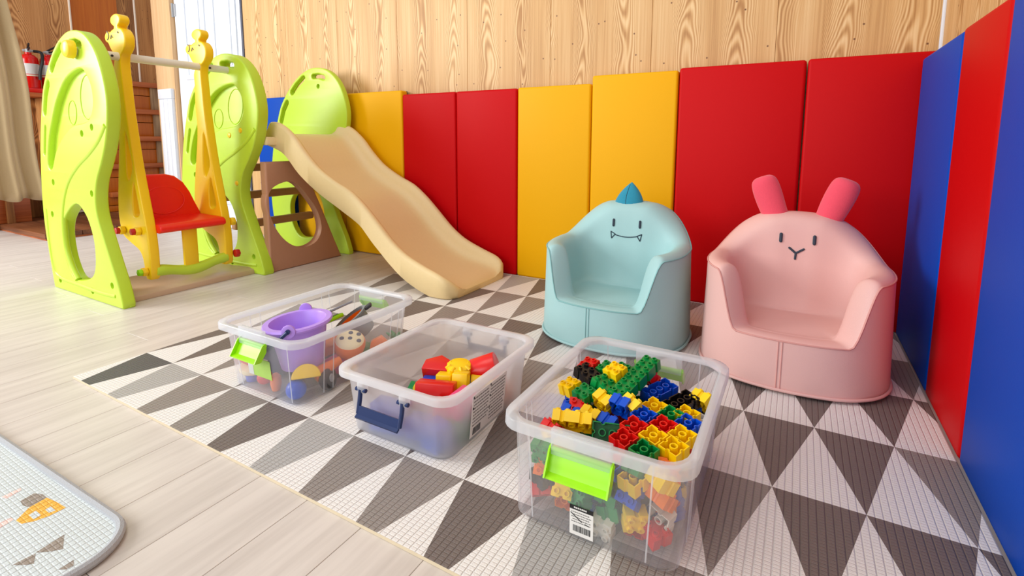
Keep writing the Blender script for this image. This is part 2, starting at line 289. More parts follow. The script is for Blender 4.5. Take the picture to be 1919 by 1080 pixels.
def cat(pts, k=6, closed=True):
    out = []; n = len(pts); P = [Vector(p) for p in pts]
    for i in range(n if closed else n - 1):
        if closed: a, b, c, d = P[i - 1], P[i], P[(i + 1) % n], P[(i + 2) % n]
        else: a, b, c, d = P[max(i - 1, 0)], P[i], P[i + 1], P[min(i + 2, n - 1)]
        for j in range(k):
            t = j / k; out.append(.5 * ((2 * b) + (c - a) * t + (2 * a - 5 * b + 4 * c - d) * t * t + (3 * b - a - 3 * c + d) * t ** 3))
    if not closed: out.append(P[-1])
    return out
def lerp_tab(tab, x):
    if x <= tab[0][0]: return tab[0][1]
    for (a, va), (b, vb) in zip(tab, tab[1:]):
        if x <= b: return va + (vb - va) * (x - a) / (b - a)
    return tab[-1][1]
def plate_mesh(outer, holes, thick, bev, fn, offset=None):
    """2d outline with holes -> rounded plate; fn maps (a, b, d) to 3d, d in -thick/2..thick/2"""
    cu = bpy.data.curves.new('c', 'CURVE'); cu.dimensions = '2D'; cu.fill_mode = 'BOTH'
    cu.extrude = thick / 2 - bev; cu.bevel_depth = bev; cu.bevel_resolution = 3; cu.offset = -bev if offset is None else offset
    for pl in [outer] + holes:
        sp = cu.splines.new('POLY'); sp.points.add(len(pl) - 1); sp.use_cyclic_u = True
        for q, p in zip(sp.points, pl): q.co = (p[0], p[1], 0, 1)
    o = bpy.data.objects.new('t', cu); COL.objects.link(o); dg = bpy.context.evaluated_depsgraph_get()
    me = bpy.data.meshes.new_from_object(o.evaluated_get(dg)); COL.objects.unlink(o); bpy.data.objects.remove(o)
    for v in me.vertices: v.co = fn(*v.co)
    bm = bmesh.new(); bm.from_mesh(me); bmesh.ops.remove_doubles(bm, verts=bm.verts, dist=1e-5); bmesh.ops.recalc_face_normals(bm, faces=bm.faces); bm.to_mesh(me); bm.free()
    me.materials.clear(); return me
def join(mes, mats=None):
    """several meshes into one; optional material per mesh"""
    mb = MB()
    for i, me in enumerate(mes):
        mb.add([v.co for v in me.vertices], [list(p.vertices) for p in me.polygons], i if mats else 0)
    me = bpy.data.meshes.new('m'); me.from_pydata(mb.v, [], mb.f)
    if mats:
        for m in mats: me.materials.append(m)
        for p, i in zip(me.polygons, mb.mi): p.material_index = i
    return me
def circle(c, r, n=20, ry=None): return [(c[0] + r * math.cos(2 * PI * i / n), c[1] + (ry or r) * math.sin(2 * PI * i / n)) for i in range(n)]
def shrink(poly, d):
    """offset a ccw/cw polygon inwards"""
    n = len(poly); P = [Vector((p[0], p[1])) for p in poly]; A = sum(P[i].x * P[(i + 1) % n].y - P[(i + 1) % n].x * P[i].y for i in range(n))
    s = 1 if A > 0 else -1; out = []
    for i in range(n):
        t = (P[(i + 1) % n] - P[i - 1]).normalized(); out.append(P[i] + Vector((-t.y, t.x)) * d * s)
    return out

# ================================================================== SETTING
# floor: laminate planks on a sub floor
fl = tag(put('floor', rbox(-4.2, 2.3, -.95, 2.6, -.05, -.008, .001, 1), M['ground'], None), kind='structure')
PW, PL = .134, 1.25
x = -4.144; ci = 0
def plank(x0, x1, y0, y1):
    o = put('plank', rbox(x0 + .0004, x1 - .0004, y0 + .0004, y1 - .0004, -.0085, 0, .0006, 1), M['plank'], fl, 0); return o
while x < 2.25:
    y = -.95 - (ci * .43) % PL
    while y < 2.5:
        if y + PL > -.95: plank(x, x + PW, max(y, -.95), min(y + PL, 2.6))
        y += PL
    x += PW; ci += 1
# back wall: plywood sheets above the pads
wb = tag(put('wall_back', rbox(-1.61, 2.3, 1.712, 1.80, -.008, 2.2, .001, 1), M['ply_mid']), kind='structure')
sheet_x = [-1.61, -1.18, -.72, -.26, .2, .66, 1.12, 1.58, 2.06]
for a, b in zip(sheet_x, sheet_x[1:]): put('panel', rbox(a + .0005, b - .0005, 1.700, 1.713, 0, 2.2, .0012, 1), M['ply'], wb, 20)
wr = tag(put('wall_right', rbox(2.075, 2.3, -.4, 1.80, -.008, 2.2, .001, 1), M['ply_mid']), kind='structure')
for a, b in ((-.4, .2), (.2, .72), (.72, 1.22), (1.22, 1.70)): put('panel', rbox(2.062, 2.076, a + .0005, b - .0005, 0, 2.2, .0012, 1), M['ply'], wr, 20)
tag(put('trim_1', rbox(2.054, 2.0635, 1.690, 1.703, .0, 2.2, .002), M['white']), kind='structure')
# door in the back wall, its frame and the wall left of it
tag(put('wall_back_left', rbox(-2.757, -2.50, 1.704, 1.80, -.008, 2.2, .001, 1), M['jamb']), kind='structure')
tag(put('wall_back_top', rbox(-2.50, -1.61, 1.704, 1.80, 2.06, 2.2, .001, 1), M['jamb']), kind='structure')
dr = tag(put('door_1', rbox(-2.492, -1.622, 1.735, 1.775, .004, 2.055, .003), M['white']), kind='structure')
for (a, b, c, d) in ((-2.38, -2.10, 1.10, 1.92), (-2.02, -1.73, 1.10, 1.92), (-2.38, -2.10, .18, .95), (-2.02, -1.73, .18, .95)):
    fr = plate_mesh([(a, c), (b, c), (b, d), (a, d)], [[(a + .035, c + .035), (b - .035, c + .035), (b - .035, d - .035), (a + .035, d - .035)]], .016, .005, lambda p, q, r: Vector((p, 1.733 - r, q)))
    put('moulding', fr, M['white'], dr)
    put('panel', rbox(a + .07, b - .07, 1.727, 1.737, c + .07, d - .07, .006, 2), M['white'], dr)
for z in (.42, 1.62):
    h = MB().cyl((-2.502, 1.726, z - .05), (-2.502, 1.726, z + .05), .009, 10).box(-2.50, -2.47, 1.730, 1.737, z - .045, z + .045)
    put('hinge', h.mesh(), M['steel'], dr)
tag(put('trim_3', rbox(-1.624, -1.606, 1.692, 1.74, 0, 2.06, .003), M['slate']), kind='structure')
# white wainscot panel below the jamb
wn = tag(put('trim_4', rbox(-2.695, -2.515, 1.684, 1.706, 0, .965, .002), M['white']), kind='structure')
put('cap_rail', rbox(-2.70, -2.512, 1.676, 1.706, .965, 1.04, .004), M['white'], wn)
for i in range(3): put('board', rbox(-2.693 + i * .060, -2.693 + i * .060 + .0575, 1.678, 1.686, .02, .962, .003), M['white'], wn)
# alcove wall on the far left, in sheets of different wood, with pale cover strips
wl = tag(put('wall_left', rbox(-3.75, -3.52, -.2, 2.6, -.008, 2.4, .001, 1), M['ply_dark']), kind='structure')
for a, b, mt in ((-.2, 1.0, 'ply_mid'), (1.0, 1.462, 'ply_mid'), (1.47, 1.80, 'orange_wood'), (1.80, 1.925, 'ply_dark'), (1.94, 2.55, 'ply_mid')):
    put('panel', rbox(-3.522, -3.503, a, b, .0, 2.4, .001, 1), M[mt], wl, 20)
wk = tag(put('wall_back_alcove', rbox(-3.75, -2.6, 2.5, 2.6, -.008, 2.4, .001, 1), M['ply_mid']), kind='structure')
for i, (y, z0) in enumerate(((1.466, .06), (1.932, 1.06))): tag(put('trim_%d' % (5 + i), rbox(-3.508, -3.493, y - .006, y + .006, z0, 2.4, .002), M['trim']), kind='structure')
tag(put('baseboard_left', rbox(-3.506, -3.49, .9, 1.75, .05, .068, .002), M['trim']), kind='structure')
# stair rising in the alcove
st = empty('staircase', (-3.4, 2.0, 0), 'wooden stair with red brown treads rising beside the white door', 'staircase')
for i in range(5):
    z = .17 + i * .235; e = i * .018
    put('tread', rbox(-.085, .115 - e, -.45, .3, z, z + .042, .004), M['tread'], st)
    put('riser', rbox(-.085, .06 - e, -.45, .28, max(.047, z - .193), z - .075, .002), M['orange_wood'], st)
    put('riser', rbox(-.085, .06 - e, -.45, .28, z - .070, z, .002), M['orange_wood'], st)
    put('stringer_block', rbox(.061 - e, .085 - e, -.045, .2, max(.047, z - .193), z, .003), M['block'], st)
# low deck
dk = empty('low_deck', (-3.0, 1.6, 0), 'low dark brown wooden deck on the floor at the far left', 'deck')
for i in range(9):
    y0 = .845 + i * .1 - 1.6
    put('board', rbox(-.75, .5 - (0 if i < 2 else 0), y0 + .001, y0 + .098, .012, .045, .003), M['deck'], dk)
put('frame', rbox(-.75, .49, -.745, .14, 0, .014, .001), M['tread'], dk)
# bench below the curtain
bn = empty('bench', (-3.3, .75, .045), 'brown wooden bench box under the beige curtain', 'bench')
put('panel', rbox(-.17, .02, -.42, .28, 0, .27, .003), M['tread'], bn)
put('post', rbox(.015, .05, .14, .18, 0, .27, .003), M['ply_dark'], bn); put('post', rbox(.015, .05, -.02, .02, 0, .27, .003), M['ply_dark'], bn)
put('top', rbox(-.19, .06, -.44, .3, .27, .295, .003), M['tread'], bn)
# shelf with the extinguishers
sh = empty('shelf', (-3.40, 1.16, 0), 'narrow brown wooden stand under the two fire extinguishers', 'stand')
put('top', rbox(-.09, .13, -.105, .20, .965, .995, .003), M['tread'], sh); put('post', rbox(-.075, .1, .02, .06, .047, .965, .003), M['ply_mid'], sh); put('back_board', rbox(-.09, -.075, -.10, .2, .047, .965, .002), M['ply_dark'], sh)
tr = tag(put('extinguisher_tray', rbox(-3.46, -3.285, 1.05, 1.33, .995, 1.03, .006), M['ext_red']), 'shallow red tray holding both fire extinguishers', 'tray')
def extinguisher(y, label, tilt):
    t = empty('fire_extinguisher', (-3.335, y, 1.03), label, 'fire extinguisher'); t.rotation_euler.z = tilt
    put('cylinder', MB().lathe([(.0, 0), (.05, .0), (.054, .006), (.054, .2), (.05, .222), (.034, .24), (.02, .246), (.02, .258), (0, .258)], 24, cap0=False, cap1=False).mesh(), M['ext_red'], t)
    put('label', MB().lathe([(.0546, .1), (.0546, .175)], 24, cap0=False, cap1=False).mesh(), M['label'], t)
    put('band', MB().lathe([(.0552, .085), (.0555, .09), (.0552, .095)], 24, cap0=False, cap1=False).mesh(), M['trim'], t)
    put('valve', MB().rcyl((0, 0, .258), (0, 0, .285), .016, .003).rcyl((.0, -.03, .272), (0, .03, .272), .009, .002).mesh(), M['steel'], t)
    put('lever', MB().tube([(-.012, .0, .283), (.03, .0, .297), (.085, .0, .312)], .0065, 8).tube([(.0, 0, .275), (.05, 0, .277), (.088, 0, .284)], .0055, 8).mesh(), M['rubber'], t)
    put('hose', MB().tube(cat([(0, .03, .272), (.02, .07, .262), (.058, .068, .2), (.062, .05, .12), (.058, .045, .06)], 6, False), .010, 8).mesh(), M['rubber'], t)
extinguisher(1.128, 'red fire extinguisher beside the curtain, left of the pair', R(-12))
extinguisher(1.243, 'red fire extinguisher nearer the green climbing plate, right of the pair', R(15))
# curtain
def curtain():
    mb = MB(); nz = 26; ny = 70; rows = []
    for i in range(nz + 1):
        u = i / nz; z = .235 + u * 1.6; rows.append([])
        yr = 1.005 - .085 * max(0, u - .05) - .012 * math.sin(u * 9); yl = .45
        for j in range(ny + 1):
            v = j / ny; y = yl + (yr - yl) * v
            a = .028 * math.sin(v * 26 + .6 * math.sin(u * 4)) + .015 * math.sin(v * 53 + 2 * u); rows[-1].append((-2.98 + a, y + .01 * math.sin(v * 26 + 1.2), z - .012 * math.cos(v * 26) * (1 - u)))
    n = ny + 1; mb.add([p for r in rows for p in r], [[i * n + j, i * n + j + 1, (i + 1) * n + j + 1, (i + 1) * n + j] for i in range(nz) for j in range(ny)])
    o = put('curtain', mb.mesh(), M['curtain'], None, 80); md = o.modifiers.new('t', 'SOLIDIFY'); md.thickness = .004
    tag(o, 'beige folded curtain hanging at the far left edge', 'curtain')
curtain()

# ================================================================== WALL PADS
def pad(axis, a, b, h, mat, label, group=None, z0=.002, th=.052, pos=None):
    if axis == 'y': me = rbox(a + .001, b - .001, 1.632, 1.632 + th, z0, h, .011, 4)
    else: me = rbox(2.004, 2.004 + th, a + .001, b - .001, z0, h, .011, 4)
    t = put('wall_pad', me, M[mat], None, 60); tag(t, label, 'wall pad', group)
    if axis == 'y': sm = rbox(a + .004, b - .004, 1.632 + th - .001, 1.632 + th + .004, z0 + .004, h - .001, .002, 1)
    else: sm = rbox(2.004 + th - .001, 2.004 + th + .004, a + .004, b - .004, z0 + .004, h - .001, .002, 1)
    put('backing', sm, M['pad_back'], t); return t
pad('y', -1.42, -1.057, .918, 'pad_blue', 'blue vinyl wall pad behind the green climbing plates')
pad('y', -1.055, -.634, .918, 'pad_yellow', 'yellow vinyl wall pad seen through the round tunnel hole')
pad('y', -.632, -.178, .916, 'pad_yellow', 'yellow vinyl wall pad behind the top of the slide')
pad('y', -.176, .172, .893, 'pad_red', 'narrow red vinyl wall pad, left one of the two above the slide')
pad('y', .174, .523, .893, 'pad_red', 'narrow red vinyl wall pad between another red pad and a yellow pad')
pad('y', .525, .887, .895, 'pad_yellow', 'lower yellow vinyl wall pad left of the mint armchair')
pad('y', .889, 1.249, .928, 'pad_yellow', 'taller yellow vinyl wall pad directly behind the mint armchair')
pad('y', 1.251, 1.686, .936, 'pad_red', 'wide red vinyl wall pad behind the left ear of the pink armchair')
pad('y', 1.688, 2.055, .938, 'pad_red', 'wide red vinyl wall pad in the corner behind the pink armchair')
pad('x', 1.148, 1.618, .914, 'pad_blue', 'narrow looking blue vinyl wall pad next to the corner')
pad('x', .822, 1.146, .918, 'pad_red', 'red vinyl wall pad between two blue pads on the right wall')
pad('x', .36, .820, .92, 'pad_blue', 'large blue vinyl wall pad at the right edge of the picture')

# ================================================================== PLAY MAT
S_, ROW = .146, .26954
def clip(poly, x0, x1, y0, y1):
    for ax, lim, sgn in ((0, x0, 1), (0, x1, -1), (1, y0, 1), (1, y1, -1)):
        out = []
        for i in range(len(poly)):
            p, q = poly[i - 1], poly[i]; dp = sgn * (p[ax] - lim); dq = sgn * (q[ax] - lim)
            if (dp >= 0) != (dq >= 0): t = dp / (dp - dq); out.append((p[0] + (q[0] - p[0]) * t, p[1] + (q[1] - p[1]) * t))
            if dq >= 0: out.append(q)
        poly = out
        if len(poly) < 3: return []
    return poly
def play_mat():
    mb = MB(); x0, x1, y0, y1, zt = 0, 2.000, .0895, 1.624, .007
    row0 = [4, 4, 1, 2, 2, 3, 1, 2, 2, 3, 1, 2, 3, 2, 1, 3]
    rr = random.Random(3)
    for k in range(0, 7):
        off = .5 if k % 2 == 0 else 0       # apex positions on line k
        for i in range(-1, 16):
            ua = i + off; ub = ua + .5
            dark = [(ua * S_, k * ROW), ((ua + .5) * S_, (k + 1) * ROW), ((ua - .5) * S_, (k + 1) * ROW)]
            white = [(ua * S_, k * ROW), ((ua + 1) * S_, k * ROW), ((ua + .5) * S_, (k + 1) * ROW)]
            if k == 0: ci = row0[(i + 1) % 16]
            else: ci = rr.choice([1, 2, 2, 3, 3, 2] if k > 2 else [2, 3, 3, 2])
            for poly, m in ((dark, ci), (white, 0)):
                c = clip(poly, x0, x1, y0, y1)
                if len(c) > 2: mb.cur = m; mb.add([(p[0], p[1], zt) for p in c], [list(range(len(c)))])
    mb.cur = 5; mb.add([(x0, y0, zt), (x1, y0, zt), (x1, y1, zt), (x0, y1, zt), (x0, y0, .0005), (x1, y0, .0005), (x1, y1, .0005), (x0, y1, .0005)], [[0, 1, 5, 4], [1, 2, 6, 5], [2, 3, 7, 6], [3, 0, 4, 7], [4, 5, 6, 7]])
    me = bpy.data.meshes.new('m'); me.from_pydata(mb.v, [], mb.f)
    for n in ('mat_white', 'mat_light', 'mat_mid', 'mat_dark', 'mat_char', 'mat_side'): me.materials.append(M[n])
    for p, i in zip(me.polygons, mb.mi): p.material_index = i
    bm = bmesh.new(); bm.from_mesh(me)
    for f in bm.faces:
        if f.material_index < 5 and f.normal.z < 0: f.normal_flip()
    bm.to_mesh(me); bm.free()
    o = bpy.data.objects.new('play_mat', me); COL.objects.link(o)
    tag(o, 'large foam play mat with grey and white triangles on the floor', 'mat')
play_mat()
MATZ = .007

# rug in the near left corner
def rug():
    x1, y1 = .789, -.108; r = .075
    out = [(x1, -.9), (x1, y1 - r)] + [(x1 - r + r * math.cos(a), y1 - r + r * math.sin(a)) for a in [R(10 * i) for i in range(1, 9)]] + [(x1 - r, y1), (-.6, y1 - .03), (-.6, -.9)]
    t = put('rug', MB().prism(out, lambda a, b, d: (a, b, d), .0, .010).mesh(), M['rug'], None)
    tag(t, 'white printed rug with grey piped edge in the near left corner', 'rug')
    put('piping', MB().tube([(a, b, .0078) for a, b in out[:-1]], .0075, 8).mesh(), M['rug_edge'], t)
    def pr(name, poly, mt, up): put(name, MB().prism(poly, lambda a, b, d: (a, b, d), .0098, .0103 + .0003 * up).mesh(), M[mt], t, 0)
    for name, poly, mt, up in PRINTS: pr(name, poly, mt, up)
PRINTS = [
    ('print_roof', [(.521, -.173), (.516, -.153), (.532, -.146), (.549, -.146), (.555, -.171), (.54, -.175)], 'rug_brown', 0),
    ('print_house', [(.577, -.195), (.556, -.172), (.5505, -.146), (.58, -.142), (.611, -.14), (.611, -.163), (.605, -.18), (.594, -.193)], 'rug_orange', 0),
    ('print_window', [(.579, -.179), (.576, -.169), (.597, -.169), (.599, -.179)], 'rug', 1), ('print_window', [(.587, -.16), (.585, -.152), (.605, -.152), (.602, -.16)], 'rug', 1),
    ('print_triangle', [(.692, -.233), (.694, -.2065), (.717, -.216), (.709, -.223)], 'rug_brown', 0), ('print_triangle', [(.692, -.206), (.685, -.168), (.72, -.182), (.709, -.194)], 'rug_brown', 0),
    ('print_leaf', [(.478, -.185), (.476, -.159), (.485, -.161), (.492, -.183)], 'rug_pink', 0), ('print_leaf', [(.56, -.21), (.56, -.196), (.57, -.196), (.576, -.215)], 'rug_pink', 0),
    ('print_triangle', [(.763, -.202), (.760, -.183), (.773, -.187), (.772, -.196)], 'rug_brown', 0)]
rug()

# ================================================================== SLIDE AND CLIMBING FRAME
FX, FY = -.6, 1.0
ss = empty('slide_playset', (FX, FY, 0), 'lime green climbing frame with a wavy tan slide by the yellow pad', 'slide')
def L(x, y, z): return Vector((x - FX, y - FY, z))
OUT = [(-1.16, 0), (-1.17, .06), (-1.187, .17), (-1.198, .28), (-1.193, .4), (-1.168, .55), (-1.143, .65), (-1.112, .74), (-1.065, .85), (-1.0, .93), (-.935, .99), (-.86, 1.035), (-.765, 1.06), (-.66, 1.045), (-.58, .99),
       (-.53, .91), (-.505, .81), (-.515, .72), (-.55, .63), (-.60, .555), (-.65, .49), (-.675, .42), (-.672, .35), (-.638, .27), (-.592, .175), (-.55, .09), (-.525, .015)]
OUTC = [tuple(v) for v in cat(OUT, 4, False)] + [(-.53, .0)]
HOLE = [tuple(v) for v in cat([(-.851, .39), (-.775, .35), (-.735, .285), (-.722, .216), (-.74, .131), (-.80, .085), (-.93, .066), (-.995, .124), (-1.02, .215), (-1.006, .291), (-.945, .35)], 4)]
def slot(pts, r):
    L_ = [];  P = [Vector(p) for p in pts]; n = len(P); a = []; b = []
    for i, p in enumerate(P):
        t = (P[min(i + 1, n - 1)] - P[max(i - 1, 0)]).normalized(); nn = Vector((-t.y, t.x)); a.append(p + nn * r); b.append(p - nn * r)
    t0 = (P[0] - P[1]).normalized() * r; t1 = (P[-1] - P[-2]).normalized() * r
    pl = a + [P[-1] + (a[-1] - P[-1]) * .6 + t1 * .8, P[-1] + t1, P[-1] + (b[-1] - P[-1]) * .6 + t1 * .8] + b[::-1] + [P[0] + (b[0] - P[0]) * .6 + t0 * .8, P[0] + t0, P[0] + (a[0] - P[0]) * .6 + t0 * .8]
    return [tuple(v) for v in pl]
SLOTS = [slot([(-.765, 1.012), (-.72, 1.012), (-.68, 1.0)], .0135), slot([(-.85, 1.008), (-.915, .966), (-.955, .93)], .0155), slot([(-1.005, .874), (-1.038, .830), (-1.066, .762)], .0155), slot([(-1.078, .70), (-1.098, .64), (-1.114, .59)], .0085)]
RECESS = [tuple(v) for v in cat([(-.70, .915), (-.645, .882), (-.618, .831), (-.622, .772), (-.66, .728), (-.715, .712), (-.82, .70), (-.92, .655), (-1.0, .595), (-1.055, .525), (-1.09, .545), (-1.055, .647), (-1.0, .729), (-.935, .808), (-.83, .885)], 4)]
SCREW = [(-.735, .672), (-.645, .695), (-.70, .44), (-1.09, .042), (-.60, .085), (-.78, .038), (-1.055, .47), (-1.10, .331)]
def punch(me, cuts):
    """sink cylinders (2d centre, radius) into a plate by a boolean"""
    o = bpy.data.objects.new('t', me); COL.objects.link(o); c = bpy.data.objects.new('t2', cuts); COL.objects.link(c)
    md = o.modifiers.new('b', 'BOOLEAN'); md.operation = 'DIFFERENCE'; md.object = c; md.solver = 'EXACT'
    dg = bpy.context.evaluated_depsgraph_get(); r = bpy.data.meshes.new_from_object(o.evaluated_get(dg))
    for q in (o, c): COL.objects.unlink(q); bpy.data.objects.remove(q)
    return r
def side_plate(y0, y1, full, caps, sx=1):
    yc = (y0 + y1) / 2; T = y1 - y0
    fn = lambda a, b, d: L(-.86 + (a + .86) * sx, yc - d, b)
    slots = SLOTS if full else SLOTS[:3]
    front = plate_mesh(OUTC, [HOLE] + slots + ([RECESS] if full else []), T, .0065, fn)
    cm = MB()
    for c in (SCREW if full else [(-.725, .955)]): cm.cyl(fn(c[0], c[1], T / 2 - .013), fn(c[0], c[1], T / 2 + .02), .0135, 14)
    front = punch(front, cm.mesh())
    core = plate_mesh([tuple(v) for v in shrink(OUTC, .006)], [[tuple(v) for v in shrink(HOLE, -.004)]] + slots, T * .42, .003, lambda a, b, d: fn(a, b, d - T * .20), 0)
    o = put('side_plate', join([front, core]), M['green'], ss, 45)
    if full:   # moulded swoosh ridges and ear outlines
        rg = MB()
        for pts, r in (([(-.535, .70), (-.60, .645), (-.69, .595), (-.80, .545), (-.90, .48), (-.965, .40), (-1.0, .31), (-1.005, .2), (-.97, .12), (-.92, .066)], .012), ([(-1.16, .35), (-1.165, .2), (-1.15, .1), (-1.10, .055), (-.9, .045), (-.7, .04), (-.58, .045)], .010)):
            rg.tube([fn(a, b, T / 2 - .006) for a, b in [tuple(v) for v in cat(pts, 5, False)]], r, 10)
        for c, rx, rz, rot in (((-.715, .81), .058, .085, -.25), ((-.86, .755), .036, .048, -.25)):
            pl = [(c[0] + rx * math.cos(t) * math.cos(rot) - rz * math.sin(t) * math.sin(rot), c[1] + rx * math.cos(t) * math.sin(rot) + rz * math.sin(t) * math.cos(rot)) for t in [2 * PI * i / 36 for i in range(36)]]
            rg.tube([fn(a, b, T * .01) for a, b in pl], .0025, 6, True)
        put('ridge', rg.mesh(), M['green'], o, 60)
        for c in caps: put('screw_cap', MB().lathe([(.0, .0), (.011, 0), (.013, .003), (.011, .007), (.005, .009), (0, .009)], 16, fn(c[0], c[1], T / 2 - .004), Matrix(((1, 0, 0), (0, 0, -1), (0, 1, 0)))).mesh(), M['yellow_p'], o)
    return o
side_plate(.438, .484, True, [], .965)
side_plate(1.022, 1.078, True, [(-.735, .672), (-.645, .695), (-.70, .44)])
side_plate(1.552, 1.588, False, [])
# yellow cap of the crossbar and the bar
put('crossbar', MB().cyl(L(-.722, .41, .98), L(-.722, 1.03, .98), .0165, 20).mesh(), M['bar'], ss)
put('end_cap', MB().lathe([(.0, 0), (.02, .0), (.03, .006), (.034, .016), (.034, .03)], 20, L(-.722, .40, .985), Matrix(((1, 0, 0), (0, 0, 1), (0, -1, 0)))).mesh(), M['yellow_p'], ss)
for y in (.578 - .03, .892 + .04): put('bar_screw', MB().cyl(L(-.7065, y, .978), L(-.702, y, .978), .0045, 10).mesh(), M['rubber'], ss)
# brown tunnel panel
bh = [tuple(v) for v in cat([(1.178, .454), (1.246, .437), (1.314, .363), (1.373, .272), (1.392, .173), (1.351, .105), (1.263, .085), (1.17, .125), (1.098, .216), (1.062, .338), (1.09, .42)], 5)]
bp = [(1.07, 0.0), (1.515, 0.0), (1.45, .15), (1.38, .32), (1.275, .545), (1.07, .545)]
put('tunnel_panel', plate_mesh(bp, [bh], .045, .01, lambda a, b, d: L(-.565 + d, a, b)), M['brown'], ss, 45)
# platform and ladder rungs
put('platform', rbox(-.95 - FX, -.53 - FX, 1.078 - FY, 1.553 - FY, .625, .665, .008), M['tan'], ss)
put('kick_board', rbox(-.60 - FX, -.575 - FX, 1.35 - FY, 1.553 - FY, .555, .62, .006), M['green'], ss)
for xx, z in ((-.83, .21), (-.90, .355), (-.94, .50)): put('rung', bevelled(MB().box(xx - .02 - FX, xx + .02 - FX, 1.07 - FY, 1.556 - FY, z - .021, z + .021).mesh(), .010, 3), M['brown'], ss, 45)
# base board on the floor
def base_board():
    pr = [(-.99, 0), (-.985, .012), (-.95, .026), (-.87, .03), (-.78, .022), (-.70, .028), (-.64, .03), (-.605, .022), (-.60, 0)]
    rings = [[L(a, y, b) for a, b in pr] for y in (.48, .75, 1.024)]
    return bevelled(MB().loft(rings).mesh(), .003, 2, 40)
put('base_board', base_board(), M['base'], ss, 40)
# the slide
TOP = [(-.62, .742), (-.54, .736), (-.50, .724), (-.457, .70), (-.40, .655), (-.345, .597), (-.258, .523), (-.15, .465), (-.055, .425), (.023, .371), (.10, .302), (.183, .225), (.265, .170), (.365, .130), (.442, .104), (.485, .078), (.502, .045)]
BOT = [(-.62, .625), (-.533, .60), (-.465, .564), (-.376, .481), (-.25, .40), (-.107, .33), (.019, .264), (.106, .18), (.19, .107), (.272, .052), (.372, .012), (.42, .0075), (.505, .0075)]
BED = [(-.62, .684), (-.53, .672), (-.47, .625), (-.40, .552), (-.346, .497), (-.25, .435), (-.11, .372), (.003, .290), (.09, .205), (.166, .146), (.25, .10), (.323, .076), (.42, .058), (.475, .046), (.502, .03)]
def slide_mesh():
    T, B_, D = ([tuple(v) for v in cat(t, 4, False)] for t in (TOP, BOT, BED)); rings = []
    xs = [-.61 + 1.112 * i / 70 for i in range(71)]
    Y0, Y1 = 1.128, 1.588
    for x in xs:
        t, b, d = lerp_tab(T, x), lerp_tab(B_, x), lerp_tab(D, x)
        t = d + (t - d) * min(1, .12 + max(0, x + .612) / .04) if x < -.57 else t
        e = max(0, (x - .44) / .062); ins = .045 * (1 - math.sqrt(max(0, 1 - e * e)))
        hw = (Y1 - Y0) / 2 - ins; yc = (Y0 + Y1) / 2
        d = min(d, t - .006); b = min(b, d - .012)
        half = [(hw - .012, b), (hw, b + .008), (hw + .001, t - .016), (hw - .003, t - .006), (hw - .011, t), (hw - .022, t), (hw - .033, t - .007), (hw - .042, d + (t - d) * .55), (hw - .055, d + (t - d) * .2), (hw - .075, d + (t - d) * .04), (hw - .10, d), (hw * .4, d)]
        ring = [L(x, yc - h, z) for h, z in half] + [L(x, yc + h, z) for h, z in half[::-1]]
        rings.append(ring)
    x, = xs[-1:]
    rings.append([p.lerp(L(.506, (Y0 + Y1) / 2, .025), .06) for p in rings[-1]])
    return MB().loft(rings).mesh()
put('slide_chute', slide_mesh(), M['tan'], ss, 60)

